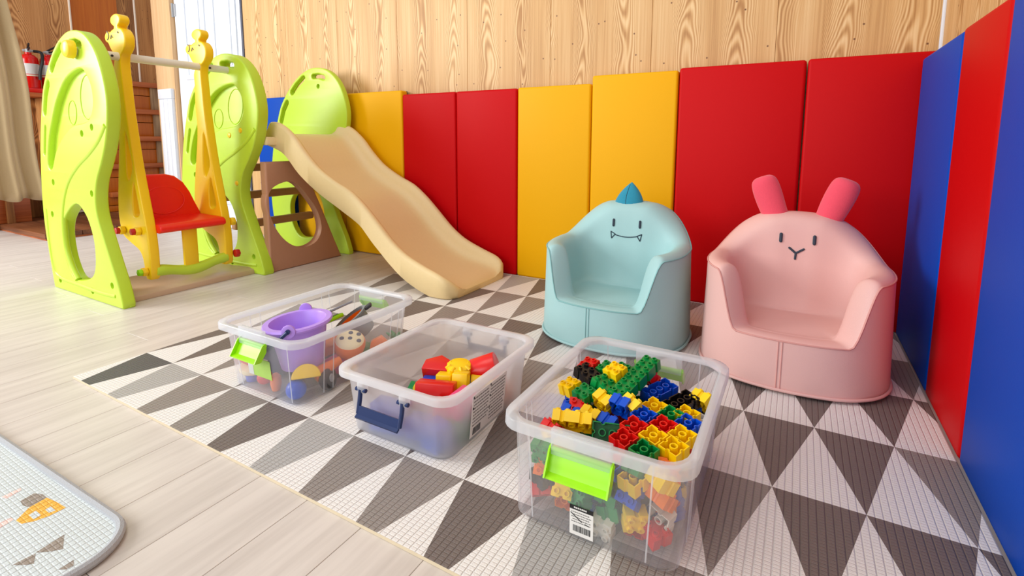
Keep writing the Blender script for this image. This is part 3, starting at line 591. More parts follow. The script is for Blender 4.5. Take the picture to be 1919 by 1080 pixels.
# ================================================================== SWING
SX, SY = -.72, .73
sw = empty('swing', (SX, SY, .98), 'yellow toy swing with red seat hanging from the white bar', 'swing')
def Q(x, y, z): return Vector((x - SX, y - SY, z - .98))
def post(y, nm):
    ye, th = y + .02, .038
    head = [(-.735, .975), (-.745, .985), (-.765, 1.0), (-.783, 1.02), (-.795, 1.038), (-.812, 1.046), (-.819, 1.064), (-.808, 1.080), (-.790, 1.084), (-.776, 1.078), (-.760, 1.086), (-.740, 1.091), (-.738, 1.098), (-.755, 1.108), (-.762, 1.122), (-.753, 1.138), (-.722, 1.146), (-.694, 1.139), (-.684, 1.123), (-.690, 1.108), (-.705, 1.098), (-.703, 1.091), (-.680, 1.083), (-.658, 1.057), (-.660, 1.020), (-.680, .997), (-.70, .985)]
    left = [(-.765, .95), (-.765, .90), (-.772, .8), (-.768, .7), (-.792, .577), (-.825, .43), (-.838, .33), (-.825, .26), (-.80, .235), (-.74, .21), (-.69, .19), (-.664, .155), (-.656, .09)]
    right = [(-.61, .085), (-.605, .17), (-.612, .274), (-.64, .41), (-.668, .545), (-.69, .70), (-.70, .79), (-.705, .88), (-.708, .95)]
    out = [tuple(v) for v in cat(right[::1] + [(-.700, .985)] , 3, False)] + [tuple(v) for v in cat(head[::-1][1:-1], 3, False)] + [tuple(v) for v in cat([(-.74, .985)] + left, 3, False)] + [(-.645, .072), (-.62, .072)]
    s1 = [tuple(v) for v in cat([(-.718, .68), (-.703, .62), (-.688, .55), (-.70, .51), (-.725, .48), (-.738, .50), (-.736, .56), (-.728, .63)], 3)]
    s2 = [tuple(v) for v in cat([(-.690, .475), (-.678, .44), (-.662, .365), (-.664, .343), (-.685, .332), (-.708, .336), (-.71, .37), (-.708, .42)], 3)]
    p = put('post', plate_mesh(out, [s1, s2], th, .006, lambda a, b, d: Q(a, ye - d, b)), M['yellow_p'], sw, 45)
    # giraffe face: cheek line, ear and eye marks
    put('cheek_line', MB().tube([Q(-.80 + .02 * math.cos(t), ye - .02, 1.067 + .017 * math.sin(t)) for t in [R(-70 + 14 * i) for i in range(11)]], .0018, 6).mesh(), M['ink_grey'], p)
    put('brow_mark', MB().tube([Q(-.765, ye - .02, 1.052), Q(-.757, ye - .02, 1.066), Q(-.748, ye - .02, 1.056)], .0018, 6).mesh(), M['ink_grey'], p)
    put('eye_mark', MB().tube([Q(-.705, ye - .02, 1.074), Q(-.7, ye - .02, 1.07)], .003, 6).mesh(), M['ink_grey'], p)
    return p
for y in (.574, .888):
    p = post(y, '')
    s = -1 if y < .7 else 1
    yo = y + (.0 if s < 0 else .04)
    for xx, z, mt in ((-.795, .268, 'knob_red'), (-.665, .275, 'knob_red'), (-.635, .108, 'lime')) if s < 0 else ((-.62, .27, 'yellow_p'), (-.60, .12, 'knob_red')):
        if s < 0: put('bolt_boss', bevelled(MB().cyl(Q(xx, yo, z), Q(xx, yo + s * .02, z), .019, 6).mesh(), .003), M['yellow_p'], p, 30)
        put('nut', bevelled(MB().cyl(Q(xx, yo + s * .018 * (s < 0), z), Q(xx, yo + s * (.034 if s < 0 else .02), z), .015 if s < 0 else .02, 6).mesh(), .003), M[mt], p, 30)
# seat
def seat():
    sec = [(-.62, .272), (-.585, .262), (-.578, .272), (-.585, .29), (-.62, .302), (-.70, .304), (-.755, .315), (-.785, .36)]
    y0, y1 = .612, .888
    pan = MB().loft([[Q(x, y, z) for x, z in [(-.80, .27), (-.60, .262), (-.582, .270), (-.582, .288), (-.60, .30), (-.80, .305)]] for y in (y0, y0 + .01, y1 - .01, y1)]).mesh()
    bevelled(pan, .005, 2, 25)
    bk = [(y0, .27), (y1, .27), (y1, .31), (.868, .36), (.85, .41), (.825, .455), (.79, .486), (.75, .497), (.66, .497), (.628, .48), (.615, .45), (y0, .38)]
    back = plate_mesh([tuple(v) for v in bk], [], .022, .008, lambda a, b, d: Q(-.795 + d - .12 * (b - .3) * .5, a, b))
    rim = MB().tube([Q(-.784 - .06 * (.36 + .10 * math.sin(t) - .3), .735 + .085 * math.cos(t), .38 + .06 * math.sin(t)) for t in [2 * PI * i / 30 for i in range(30)]], .002, 6, True).mesh()
    return join([pan, back, rim])
put('seat', seat(), M['red_p'], sw, 40)
put('strap', rbox(-.632 - SX, -.616 - SX, .715 - SY, .775 - SY, .1 - .98, .272 - .98, .004), M['yellow_p'], sw)
ft = [Q(-.625, .60 + .30 * i / 14, .098 + .012 * math.cos(i / 14 * 2 * PI) - .004) for i in range(15)]
put('footrest', MB().tube(ft, [.024, .025, .023, .021, .021, .022, .023, .024, .024, .023, .022, .021, .022, .024, .024], 12).mesh(), M['green'], sw, 60)

# ================================================================== CHILDREN'S ARMCHAIRS
def armchair(cx, cy, fabric, seam_m, label, kind):
    t = empty('kids_armchair', (cx, cy, MATZ), label, 'armchair', 'child sized foam armchairs with animal faces')
    A, B = .238, .222
    def foot(th, d, z):
        s = 1 - .05 * (z / .43); n = 2.45; a = max(.004, A * s - d); b = max(.004, B * s - d * (1.18 if math.cos(th) < 0 else 1))
        sx, cy_ = math.sin(th), -math.cos(th)
        return Vector((a * math.copysign(abs(sx) ** (2 / n), sx), b * math.copysign(abs(cy_) ** (2 / n), cy_), z))
    def ss_(e0, e1, x): u = min(1, max(0, (x - e0) / (e1 - e0))); return u * u * (3 - 2 * u)
    def height(th):
        p = foot(th, 0, 0); ax = abs(p.x)
        front = .138 + (.290 - .138) * ss_(.131, .194, ax)
        if -math.cos(th) < 0: h = front
        else: h = .290
        u = abs(th) if abs(th) <= PI else 2 * PI - abs(th)
        h += ((.408 if kind == 'bunny' else .413) - .29) * ss_(R(100), R(161), u) * (.93 + .07 * ss_(R(150), R(180), u))
        return h + .006 * ss_(R(40), R(100), u)
    seat_z = .136; NS = 128; ths = [2 * PI * i / NS for i in range(NS)]
    rings = []
    for u in (0, .03, .1, .25, .4, .55, .7, .82, .92, .975, 1):
        r = []
        for th in ths: h = height(th); z = .004 + (h - .004) * u; r.append(foot(th, .004 if u == 0 else 0, z))
        rings.append(r)
    seam_i = len(rings) - 1
    def w(th):   # thickness of the padded wall
        u = abs(th) if th <= PI else 2 * PI - th
        return .062 + .03 * ss_(R(110), R(170), u)
    for k, (di, dz) in enumerate(((.06, .006), (.2, .0125), (.45, .015), (.7, .0105), (.88, .001), (1.0, -.016))):
        r = []
        for th in ths:
            h = height(th); lift = min(1, (h - seat_z) / .05) if h > seat_z else 0
            r.append(foot(th, w(th) * di, h + dz * (.35 + .65 * lift) if dz > 0 else max(seat_z + .004, h + dz * lift)))
        rings.append(r)
    for di, f in ((1.07, .8), (1.14, .52), (1.22, .25), (1.32, .08), (1.48, .015)):
        r = []
        for th in ths: h = height(th); z0 = max(seat_z + .003, h - .016); r.append(foot(th, w(th) * di, seat_z + (z0 - seat_z) * f))
        rings.append(r)
    for d_, dz in ((.128, .001), (.16, .004), (.20, .005)):
        rings.append([foot(th, d_, seat_z + dz) for th in ths])
    n_in = len(rings)
    me = MB().loft(rings, True, True).mesh(); me = subsurf(me, 1)
    body = put('body', me, M[fabric], t, 0)
    for p in me.polygons: p.use_smooth = True
    bm = bmesh.new(); bm.from_mesh(me); bvh = BVHTree.FromBMesh(bm)
    # seams
    sm = MB().tube([p + Vector((0, 0, .0008)) for p in rings[seam_i]], .0022, 6, True)
    put('piping', sm.mesh(), M[seam_m], t, 60)
    put('base_piping', MB().tube([foot(th, -.0015, .011) for th in ths], .0042, 8, True).mesh(), M[fabric], t, 60)
    ft_ = MB()
    for xx in (-.0045 - .02, .0045 - .02): ft_.tube([foot(0, -.0004, z) + Vector((xx, 0, 0)) for z in (.008, .03, .06, .09, .12, .136)], .0011, 5)
    put('front_seam', ft_.mesh(), M[seam_m], t, 60)
    cr_ = []
    for i in range(13):
        hit = bvh.ray_cast(Vector((-.094 + .188 * i / 12, .112 - .004 * abs(i - 6) / 6, .18)), Vector((0, 0, -1)))[0]
        if hit: cr_.append(hit + Vector((0, 0, .0002)))
    put('crease', MB().tube(cr_, .0024, 6).mesh(), M[seam_m], t, 60)
    def stroke(pts, r):
        hits = []
        P = [Vector((a, b)) for a, b in pts]; dens = []
        for p, q in zip(P, P[1:]):
            k = max(2, int((q - p).length / .004)); dens += [p.lerp(q, i / k) for i in range(k)]
        dens.append(P[-1])
        for p in dens:
            loc, nor, i, d = bvh.ray_cast(Vector((p.x, -.02, p.y)), Vector((0, 1, 0)))
            if loc: hits.append(loc + Vector((0, -.0006, 0)))
        return hits, r
    def sewn(name, strokes, mt):
        mb = MB()
        for pts, r in strokes:
            h, r = stroke(pts, r)
            if len(h) > 1:
                mb.tube(h, r, 8); 
                for e in (h[0], h[-1]): mb.lathe([(.0, -r), (r * .7, -r * .7), (r, 0), (r * .7, r * .7), (0, r)], 8, e)
        put(name, mb.mesh(), M[mt], t, 60)
    if kind == 'dino':
        for xx in (-.048, .046): sewn('eye', [([(xx, .346), (xx, .366)], .0044)], 'thread')
        arc = [(-.042 + .082 * i / 10, .314 - .006 * math.sin(PI * i / 10)) for i in range(11)]
        sewn('mouth', [(arc, .0016), ([(-.056, .324), (-.040, .316), (-.053, .300), (-.056, .324)], .0016), ([(.054, .322), (.038, .315), (.049, .298), (.054, .322)], .0016)], 'mouth')
        # curved felt crest on the crown
        cr = []
        for k in range(11):
            u = k / 10; wd = .053 * (1 - u ** 2.2) + .002; dp = .030 * (1 - u ** 1.6) + .002; c = Vector((-.012 + .006 * u, .146 + .016 * u, .398 + .098 * u)); 
            cr.append([c + Vector((wd * math.cos(a), dp * math.sin(a), 0)) for a in [2 * PI * i / 20 for i in range(20)]])
        put('crest', MB().loft(cr).mesh(), M['spike'], t, 60)
        put('crest_seam', MB().tube([(-.012 + .004 * u - .006 * math.sin(PI * u), .146 + .016 * u - .030 * (1 - u ** 1.6) - .001, .398 + .098 * u) for u in [.2, .35, .5, .65, .8, .92]], .0012, 6).mesh(), M['mouth'], t)
    else:
        for xx in (-.042, .046): sewn('eye', [([(xx, .342), (xx, .363)], .0047)], 'thread')
        sewn('nose', [([(-.018, .324), (.0, .309)], .0032), ([(.020, .323), (.0, .309)], .0032), ([(.0, .309), (-.001, .292)], .0032)], 'thread')
        for s, bx, tx in ((-1, -.052, -.110), (1, .072, .124)):
            p0, p1 = Vector((bx, .160, .386)), Vector((tx, .166, .534)); d = (p1 - p0).normalized(); side = d.cross(Vector((0, 1, 0))).normalized(); rings2 = []
            for u, r in ((-.02, .024), (.03, .034), (.1, .036), (.25, .0375), (.45, .040), (.65, .041), (.8, .040), (.9, .037), (.96, .029), (.99, .016)):
                c = p0.lerp(p1, u); rings2.append([c + side * r * math.cos(a) * (1 + .03 * math.sin(3 * a + u * 5)) + Vector((0, 1, 0)) * r * .72 * math.sin(a) for a in [2 * PI * i / 24 for i in range(24)]])
            put('ear', subsurf(MB().loft(rings2).mesh(), 1), M['ear'], t, 80)
    bm.free()
    return t
armchair(1.172, 1.165, 'mint', 'mint_seam', 'mint green armchair with fanged smile and teal crest', 'dino')
armchair(1.692, 1.165, 'pink', 'pink_seam', 'pink armchair with coral rabbit ears and stitched nose', 'bunny')

# ================================================================== STORAGE BINS
def rrect(x0, x1, y0, y1, r, z, k=5):
    out = []
    for cx, cy, a0 in ((x1 - r, y1 - r, 0), (x0 + r, y1 - r, 90), (x0 + r, y0 + r, 180), (x1 - r, y0 + r, 270)):
        for i in range(k + 1): a = R(a0 + 90 * i / k); out.append((cx + r * math.cos(a), cy + r * math.sin(a), z))
    return out
def bin_(cx, cy, wt, dt, wb_, db, h, wall, rim, label, style, group):
    """open tub: wt x dt at the top, wb_ x db at the base"""
    t = empty('storage_bin', (cx, cy, MATZ), label, 'storage bin', group)
    def ring(u, e=0, r0=.03): w_ = (wb_ + (wt - wb_) * u) / 2 + e; d_ = (db + (dt - db) * u) / 2 + e; return rrect(-w_, w_, -d_, d_, r0 + .012 * u, u * h)
    th = .0022
    outer = [rrect(-wb_ / 2 + .006, wb_ / 2 - .006, -db / 2 + .006, db / 2 - .006, .028, 0), ring(.03), ring(.5), ring(.93)]
    inner = [ring(.93, -th), ring(.5, -th), ring(.04, -th), rrect(-wb_ / 2 + .008, wb_ / 2 - .008, -db / 2 + .008, db / 2 - .008, .026, .004)]
    mb = MB(); mb.loft(outer + inner, True, False)
    if wall == 'bin_clear':
        k = len(outer[0]); mb.mi = [1 if i >= k * (len(outer) - 1) else 0 for i in range(len(mb.mi))]; mb.mi[-1] = 0; mb.cur = 1
    n = len(mb.v) - len(inner[0]); mb.f.append(list(range(n, len(mb.v)))); mb.mi.append(mb.cur)
    put('tub', mb.mesh([M[wall], M['bin_in']] if wall == 'bin_clear' else [M[wall]]), None, t, 40)
    rm = [ring(.93, -th), ring(.985, -th), ring(1.0, .001), ring(1.0, .0115), ring(.985, .0135), ring(.90, .0145), ring(.90, .0125), ring(.965, .0105), ring(.965, .0), ring(.93, 0)]
    put('rim', MB().loft(rm, False, False).mesh(), M[rim], t, 50)
    return t
binR = bin_(1.4285, .4330, .292, .396, .276, .390, .183, 'bin_clear', 'bin_rim', 'clear bin with lime latches full of coloured toy bricks', 'lime', 'open see-through toy bins on the mat')
binM = bin_(.980, .4530, .294, .358, .262, .330, .147, 'bin_frost', 'frost_rim', 'frosted bin with navy bail handles holding a few plain blocks', 'navy', 'open see-through toy bins on the mat')
binL = bin_(.545, .4720, .300, .408, .262, .376, .175, 'bin_clear', 'bin_rim', 'clear bin with lime latches holding a lilac bucket', 'lime', 'open see-through toy bins on the mat')
def ribs(t, wt, wb_, dt, db, h, xs, ys, gap):
    """vertical corner ribs and the recessed latch window"""
    for s in (-1, 1):
        for xx in xs:
            m = MB(); 
            for u0, u1 in ((.06, .93),):
                y0 = (db + (dt - db) * u0) / 2; y1 = (db + (dt - db) * u1) / 2
                m.tube([(xx * (.93), s * (y0 + .0006), u0 * h), (xx, s * (y1 + .0006), u1 * h)], .0013, 6)
            put('rib', m.mesh(), M['bin_rim'], t)
        for yy in ys:
            x0 = (wb_ + (wt - wb_) * .06) / 2; x1 = (wb_ + (wt - wb_) * .93) / 2
            put('rib', MB().tube([(s * (x0 + .0006), yy * .96, .06 * h), (s * (x1 + .0006), yy, .93 * h)], .0013, 6).mesh(), M['bin_rim'], t)
def lime_latch(t, yo, s, xc, w_, zt, zb, open_):
    """s = -1 front, +1 back; a hinged tray-like latch hanging open below its lug"""
    y = yo * s
    lug = MB().box(xc - w_ / 2, xc + w_ / 2, min(y, y + s * .012), max(y, y + s * .012), zt - .004, zt + .040)
    put('lug', bevelled(lug.mesh(), .002), M['bin_rim'], t)
    m = MB(); o = s * open_
    pts = [(y + s * .006, zt), (y + s * .012 + o * .2, zt - .012), (y + s * .012 + o * .6, zb + .012), (y + s * .014 + o, zb + .003), (y + s * .022 + o * 1.35, zb)]
    th = .003
    ringa = [[(xx, p[0], p[1]) for p in pts] + [(xx, p[0] + s * th * .3, p[1] - th) for p in pts[::-1]] for xx in (xc - w_ / 2, xc + w_ / 2)]
    m.loft(ringa)
    for xx in (xc - w_ / 2 - .003, xc + w_ / 2):
        fl_ = [(y + s * .002, zt + .012), (y + s * .014, zt + .006), (y + s * .020 + o * .5, zb + .02), (y + s * .026 + o * 1.35, zb - .001), (y + s * .012 + o * .9, zb - .003), (y + s * .004, zt - .012)]
        m.prism(fl_, lambda a, b, d: (d, a, b), xx, xx + .003)
    m.cyl((xc - w_ / 2 - .004, y + s * .006, zt + .004), (xc + w_ / 2 + .004, y + s * .006, zt + .004), .004, 10)
    put('latch', m.mesh(), M['lime'], t, 40)
ribs(binR, .292, .276, .396, .390, .183, (-.105, .10), (-.13, -.11, .115, .13), 0)
lime_latch(binR, .1955, -1, -.011, .100, .146, .115, .006); lime_latch(binR, .1955, 1, .012, .100, .138, .112, .006)
ribs(binL, .300, .262, .408, .376, .175, (-.09, .118), (-.12, -.09, .12, .15), 0)
lime_latch(binL, .203, -1, -.004, .094, .142, .112, .008); lime_latch(binL, .203, 1, -.02, .098, .135, .108, .006)
def bail(t, yo, s, xc):
    y = s * yo; m = MB(); a = .058
    m.tube([(xc - a, y + s * .014, .118), (xc - a, y + s * .017, .098), (xc - a + .001, y + s * .024, .070)], .0048, 8); m.tube([(xc + a, y + s * .014, .118), (xc + a, y + s * .017, .098), (xc + a - .001, y + s * .024, .070)], .0048, 8)
    m.loft([[(xc + k * a, y + s * .020, .086), (xc + k * a, y + s * .026, .066), (xc + k * a, y + s * .032, .062), (xc + k * a, y + s * .034, .066), (xc + k * a, y + s * .028, .070), (xc + k * a, y + s * .0235, .087)] for k in (-1, -.5, 0, .5, 1)])
    put('bail_handle', m.mesh(), M['navy'], t, 40)
    for k in (-1, 1):
        put('lug', bevelled(MB().box(xc + k * a - .011, xc + k * a + .011, min(y, y + s * .017), max(y, y + s * .017), .108, .136).mesh(), .006, 2), M['frost_rim'], t)
        put('pivot_pin', MB().cyl((xc + k * a - .015, y + s * .012, .116), (xc + k * a + .013, y + s * .012, .116), .0045, 10).mesh(), M['navy'], t)
bail(binM, .176, -1, -.014); bail(binM, .176, 1, .0)
# stickers on the bins
def sticker_front(t, x0, x1, z0, z1, yo, mat, slope):
    f = lambda a, b, d: (a, -(yo + slope * b) - d, b)
    return put('sticker', MB().prism([(x0, z0), (x1, z0), (x1, z1), (x0, z1)], f, .0006, .0011).mesh(), M[mat], t, 0), f
s1, f1 = sticker_front(binR, -.030, .010, .010, .060, .1953, 'paper', .018)
def strip(parent, name, f, x0, x1, z0, z1, mt, d0=.0011, d1=.0014): put(name, MB().prism([(x0, z0), (x1, z0), (x1, z1), (x0, z1)], f, d0, d1).mesh(), M[mt], parent, 0)
strip(s1, 'header_print', f1, -.030, .010, .0545, .062, 'ink')
mbp = MB()
for i, wd in enumerate((.0026, .0024, .0022, .0022, .0026, .0024, .0022)):
    x0 = -.0225 + i * .0032; mbp.prism([(x0, .0572), (x0 + wd, .0572), (x0 + wd, .0598), (x0, .0598)], f1, .0014, .0017)
tag(put('header_lettering', mbp.mesh(), M['paper'], s1, 0), kind='stuff')
mbp = MB(); xx = -.024; rb = random.Random(5)
while xx < .004:
    wd = rb.choice((.0006, .0006, .0011, .0016)); mbp.prism([(xx, .0165), (xx + wd, .0165), (xx + wd, .0275), (xx, .0275)], f1, .0011, .0014); xx += wd + rb.choice((.0006, .0009))
tag(put('barcode', mbp.mesh(), M['ink'], s1, 0), kind='stuff')
mbp = MB()
for i in range(5):
    z = .0495 - i * .0042; x0 = -.027 + .002 * (i % 2)
    while x0 < .004: wd = rb.uniform(.001, .004); mbp.prism([(x0, z), (x0 + wd, z), (x0 + wd, z + .0014), (x0, z + .0014)], f1, .0011, .0014); x0 += wd + .0009
tag(put('small_print', mbp.mesh(), M['ink_grey'], s1, 0), kind='stuff')
mbp = MB(); mbp.prism([(-.0285, .0475), (-.009, .0355), (-.0085, .0366), (-.028, .0487)], f1, .0014, .0017); mbp.prism([(-.004, .034), (.003, .0325), (.003, .0338), (-.004, .0353)], f1, .0014, .0017)
put('slash_print', mbp.mesh(), M['ink'], s1, 0)
s2, f2 = sticker_front(binL, -.046, .044, .052, .102, .189, 'limepaper', .09)
strip(s2, 'white_margin', f2, -.046, -.026, .052, .102, 'label')
fm = lambda a, b, d: (.1325 + .105 * b + d, a, b)
s3 = put('sticker', MB().prism([(-.088, .014), (.052, .014), (.052, .112), (-.088, .112)], fm, .0006, .0011).mesh(), M['paper'], binM, 0)
mbp = MB()
for col, (ya, yb) in enumerate(((-.082, -.022), (-.016, .046))):
    for i in range(11):
        z = .102 - i * .0078 
        if col == 0 and z < .036: continue
        x0 = ya
        while x0 < yb - .004: wd = rb.uniform(.003, .010); wd = min(wd, yb - x0); mbp.prism([(x0, z), (x0 + wd, z), (x0 + wd, z + .0028), (x0, z + .0028)], fm, .0011, .0014); x0 += wd + .0018
tag(put('small_print', mbp.mesh(), M['ink_grey'], s3, 0), kind='stuff')
mbp = MB(); xx = -.078
while xx < -.05: wd = rb.choice((.0008, .0014, .002)); mbp.prism([(xx, .018), (xx + wd, .018), (xx + wd, .034), (xx, .034)], fm, .0011, .0014); xx += wd + .0012
tag(put('barcode', mbp.mesh(), M['ink'], s3, 0), kind='stuff')
for a, b in ((-.085, .104), (-.085, .079), (-.019, .106), (-.019, .080), (-.019, .052)): put('bullet_mark', MB().prism([(a, b), (a + .004, b), (a + .004, b + .005), (a, b + .005)], fm, .0011, .0015).mesh(), M['ink'], s3, 0)

# ================================================================== TOY BRICKS (right bin)
def brick_mesh(nx, ny):
    P_ = .0159; H = .0192; w_ = nx * P_ - .0004; d_ = ny * P_ - .0004; nr = .0034
    def outline(e, r):
        pts = []
        def side(p, q, n):
            v = Vector(q) - Vector(p); l = v.length; v.normalize(); nn = Vector((-v.y, v.x)); k = n // 2 if n > 1 else 1
            pts.append(tuple(p)); step = P_ * 2 if n > 1 else l
            for i in range(max(1, n // 2)):
                c = Vector(p) + v * (l * (i + .5) / max(1, n // 2))
                for a in (180, 135, 90, 45, 0): pts.append(tuple(c + v * r * math.cos(R(a)) + nn * r * math.sin(R(a))))
        X, Y = w_ / 2 - e, d_ / 2 - e
        side((-X, -Y), (X, -Y), nx); side((X, -Y), (X, Y), ny); side((X, Y), (-X, Y), nx); side((-X, Y), (-X, -Y), ny)
        return pts
    o, i = outline(0, nr), outline(.0017, nr); mb = MB()
    mb.loft([[(a, b, 0) for a, b in i], [(a, b, 0) for a, b in o], [(a, b, H) for a, b in o]], False, True)
    mb.loft([[(a, b, 0) for a, b in i], [(a, b, H - .002) for a, b in i]], False, True)
    for ix in range(nx):
        for iy in range(ny):
            c = ((ix - (nx - 1) / 2) * P_, (iy - (ny - 1) / 2) * P_, 0)
            mb.lathe([(.0047, H), (.0047, H + .0044), (.0030, H + .0044), (.0030, H + .0008)], 10, c, None, False, True)
    for ix in range(nx - 1):
        for iy in range(ny - 1): mb.lathe([(.0044, H - .002), (.0044, .0004), (.0062, .0004), (.0062, H - .002)], 10, ((ix - (nx - 2) / 2) * P_, (iy - (ny - 2) / 2) * P_, 0), None, False, False)
    me = mb.mesh()
    for p in me.polygons: p.use_smooth = False
    me.materials.append(None); return me
BR = {k: brick_mesh(*k) for k in ((2, 2), (2, 4), (2, 6), (2, 8))}
def brick(k, loc, col, rot, label, scale=1.12, group='plastic building bricks in the right bin'):
    o = bpy.data.objects.new('toy_brick', BR[k]); COL.objects.link(o)
    o.location = loc; o.rotation_euler = rot; o.scale = (scale,) * 3
    o.material_slots[0].link = 'OBJECT'; o.material_slots[0].material = M['b_' + col]
    tag(o, label, 'toy brick', group); return o
Y_ = -24          # yaw of the upside-down mosaic
UP = (0, 0); 
def flip(x, y, z, yaw, tx=0, ty=0):   # open side up
    return (x, y, z), Euler((PI + R(tx), R(ty), R(yaw)), 'XYZ')
MOS = [('yellow', 1.479, .441, .158, 'upside-down yellow brick in the mosaic slab between a green one and a tilted yellow one'),
       ('green', 1.513, .426, .158, 'upside-down green brick in the mosaic slab between yellow and blue ones'),
       ('blue', 1.545, .411, .158, 'upside-down blue brick of the mosaic slab touching the right wall of the bin'),
       ('blue', 1.470, .402, .157, 'upside-down blue brick at the left edge of the mosaic slab above two red ones'),
       ('red', 1.508, .387, .157, 'upside-down red brick in the middle of the mosaic slab'),
       ('yellow', 1.543, .371, .157, 'upside-down yellow brick of the mosaic slab by the right wall, behind another yellow one'),
       ('red', 1.464, .361, .156, 'upside-down red brick at the left edge of the mosaic slab, the rear of two'),
       ('yellow', 1.501, .346, .156, 'upside-down yellow brick in the mosaic slab between red and yellow ones'),
       ('yellow', 1.5375, .3305, .156, 'upside-down yellow brick in the near right corner of the mosaic slab'),
       ('red', 1.458, .321, .152, 'upside-down red brick at the left edge of the mosaic slab, the front of two'),
       ('green', 1.4965, .3045, .152, 'upside-down green brick at the front edge of the mosaic slab')]
for c, x, y, z, lb in MOS: brick((2, 2), *(lambda l, r: (l, c, r, lb))(*flip(x, y, z + .004, Y_, 8, 4)))
def b(k, c, x, y, z, rot, lb): return brick(k, (x, y, z), c, Euler([R(v) for v in rot]), lb)
b((2, 2), 'blue', 1.452, .290, .130, (188, 0, -24), 'blue brick low against the front wall below the red mosaic bricks')
b((2, 2), 'yellow', 1.489, .272, .126, (188, 0, -24), 'yellow brick low against the front wall below the green mosaic brick')
b((2, 2), 'yellow', 1.437, .418, .150, (-58, 10, -30), 'yellow brick tilted on edge at the left of the mosaic slab')
b((2, 6), 'green', 1.462, .486, .128, (180, 6, 56), 'long green plate-like brick under the blue and black bricks')
b((2, 2), 'red', 1.438, .546, .150, (-50, 0, -28), 'dark red brick standing between the green column and the blue brick')
b((2, 4), 'blue', 1.470, .519, .158, (186, 8, -28), 'wide blue brick upside down in front of the far lime latch')
b((2, 4), 'black', 1.517, .490, .158, (186, 8, -28), 'black brick studs up beside the wide blue brick')
b((2, 2), 'yellow', 1.536, .447, .160, (186, 4, -24), 'yellow brick upside down in front of the white brick near the right wall')
b((2, 2), 'white', 1.543, .480, .138, (188, 4, -24), 'white brick between two yellow ones near the right wall')
b((2, 2), 'yellow', 1.546, .519, .142, (-60, 0, -28), 'yellow brick on edge behind the white brick near the right wall')
# left heap, studs up
b((2, 2), 'red', 1.318, .536, .150, (16, -6, -20), 'bright red brick studs up at the far left end of the heap')
b((2, 4), 'black', 1.331, .500, .143, (14, -6, 62), 'long black brick studs up in front of the red one')
b((2, 2), 'yellow', 1.309, .452, .137, (12, -8, -28), 'yellow brick studs up at the left end of the heap')
b((2, 2), 'green', 1.357, .537, .150, (14, 0, -24), 'green brick studs up beside the bright red one')
b((2, 2), 'green', 1.346, .434, .140, (14, 4, -24), 'green brick studs up between two yellow bricks at the left')
b((2, 2), 'yellow', 1.382, .415, .146, (-64, 14, -22), 'yellow brick turned on its side in the front of the heap')
b((2, 2), 'blue', 1.421, .408, .150, (-66, 0, -14), 'bright blue brick on its side below the green column')
b((2, 2), 'yellow', 1.389, .492, .172, (14, 0, -24), 'yellow brick studs up on top of the green bricks')
b((2, 2), 'green', 1.388, .545, .150, (14, 0, -24), 'green brick studs up behind the yellow top brick')
b((2, 8), 'green', 1.428, .498, .164, (12, 0, -14), 'long green column of studs rising to the far side of the bin')
b((2, 4), 'green', 1.385, .454, .150, (14, 4, 66), 'green four-stud brick running from the black brick to the column')
b((2, 2), 'blue', 1.333, .382, .118, (-70, 0, -10), 'blue brick on edge at the left, beside a red one')
b((2, 2), 'red', 1.340, .414, .122, (30, 0, 20), 'small red brick wedged behind the blue brick at the left')
b((2, 2), 'yellow', 1.369, .386, .124, (-72, 6, -8), 'yellow brick on edge between two blue bricks')
b((2, 2), 'blue', 1.405, .384, .120, (-66, 0, -16), 'blue brick on edge right of the yellow one')
b((2, 2), 'blue', 1.318, .440, .110, (10, 0, 10), 'small blue brick under the yellow one at the left end')
b((2, 4), 'yellow', 1.358, .336, .136, (0, 58, 106), 'long yellow brick lying on its side near the front latch')
b((2, 4), 'green', 1.430, .348, .138, (0, 122, 106), 'long green brick upside down right of the long yellow one')
b((2, 2), 'red', 1.322, .318, .118, (-40, 10, -20), 'red brick at the near left end of the long yellow one')
b((2, 2), 'blue', 1.425, .292, .104, (20, 0, 30), 'blue brick low at the front between the green and red ones')
b((2, 2), 'green', 1.362, .372, .098, (10, 0, 40), 'green brick showing in the gap behind the long yellow one')
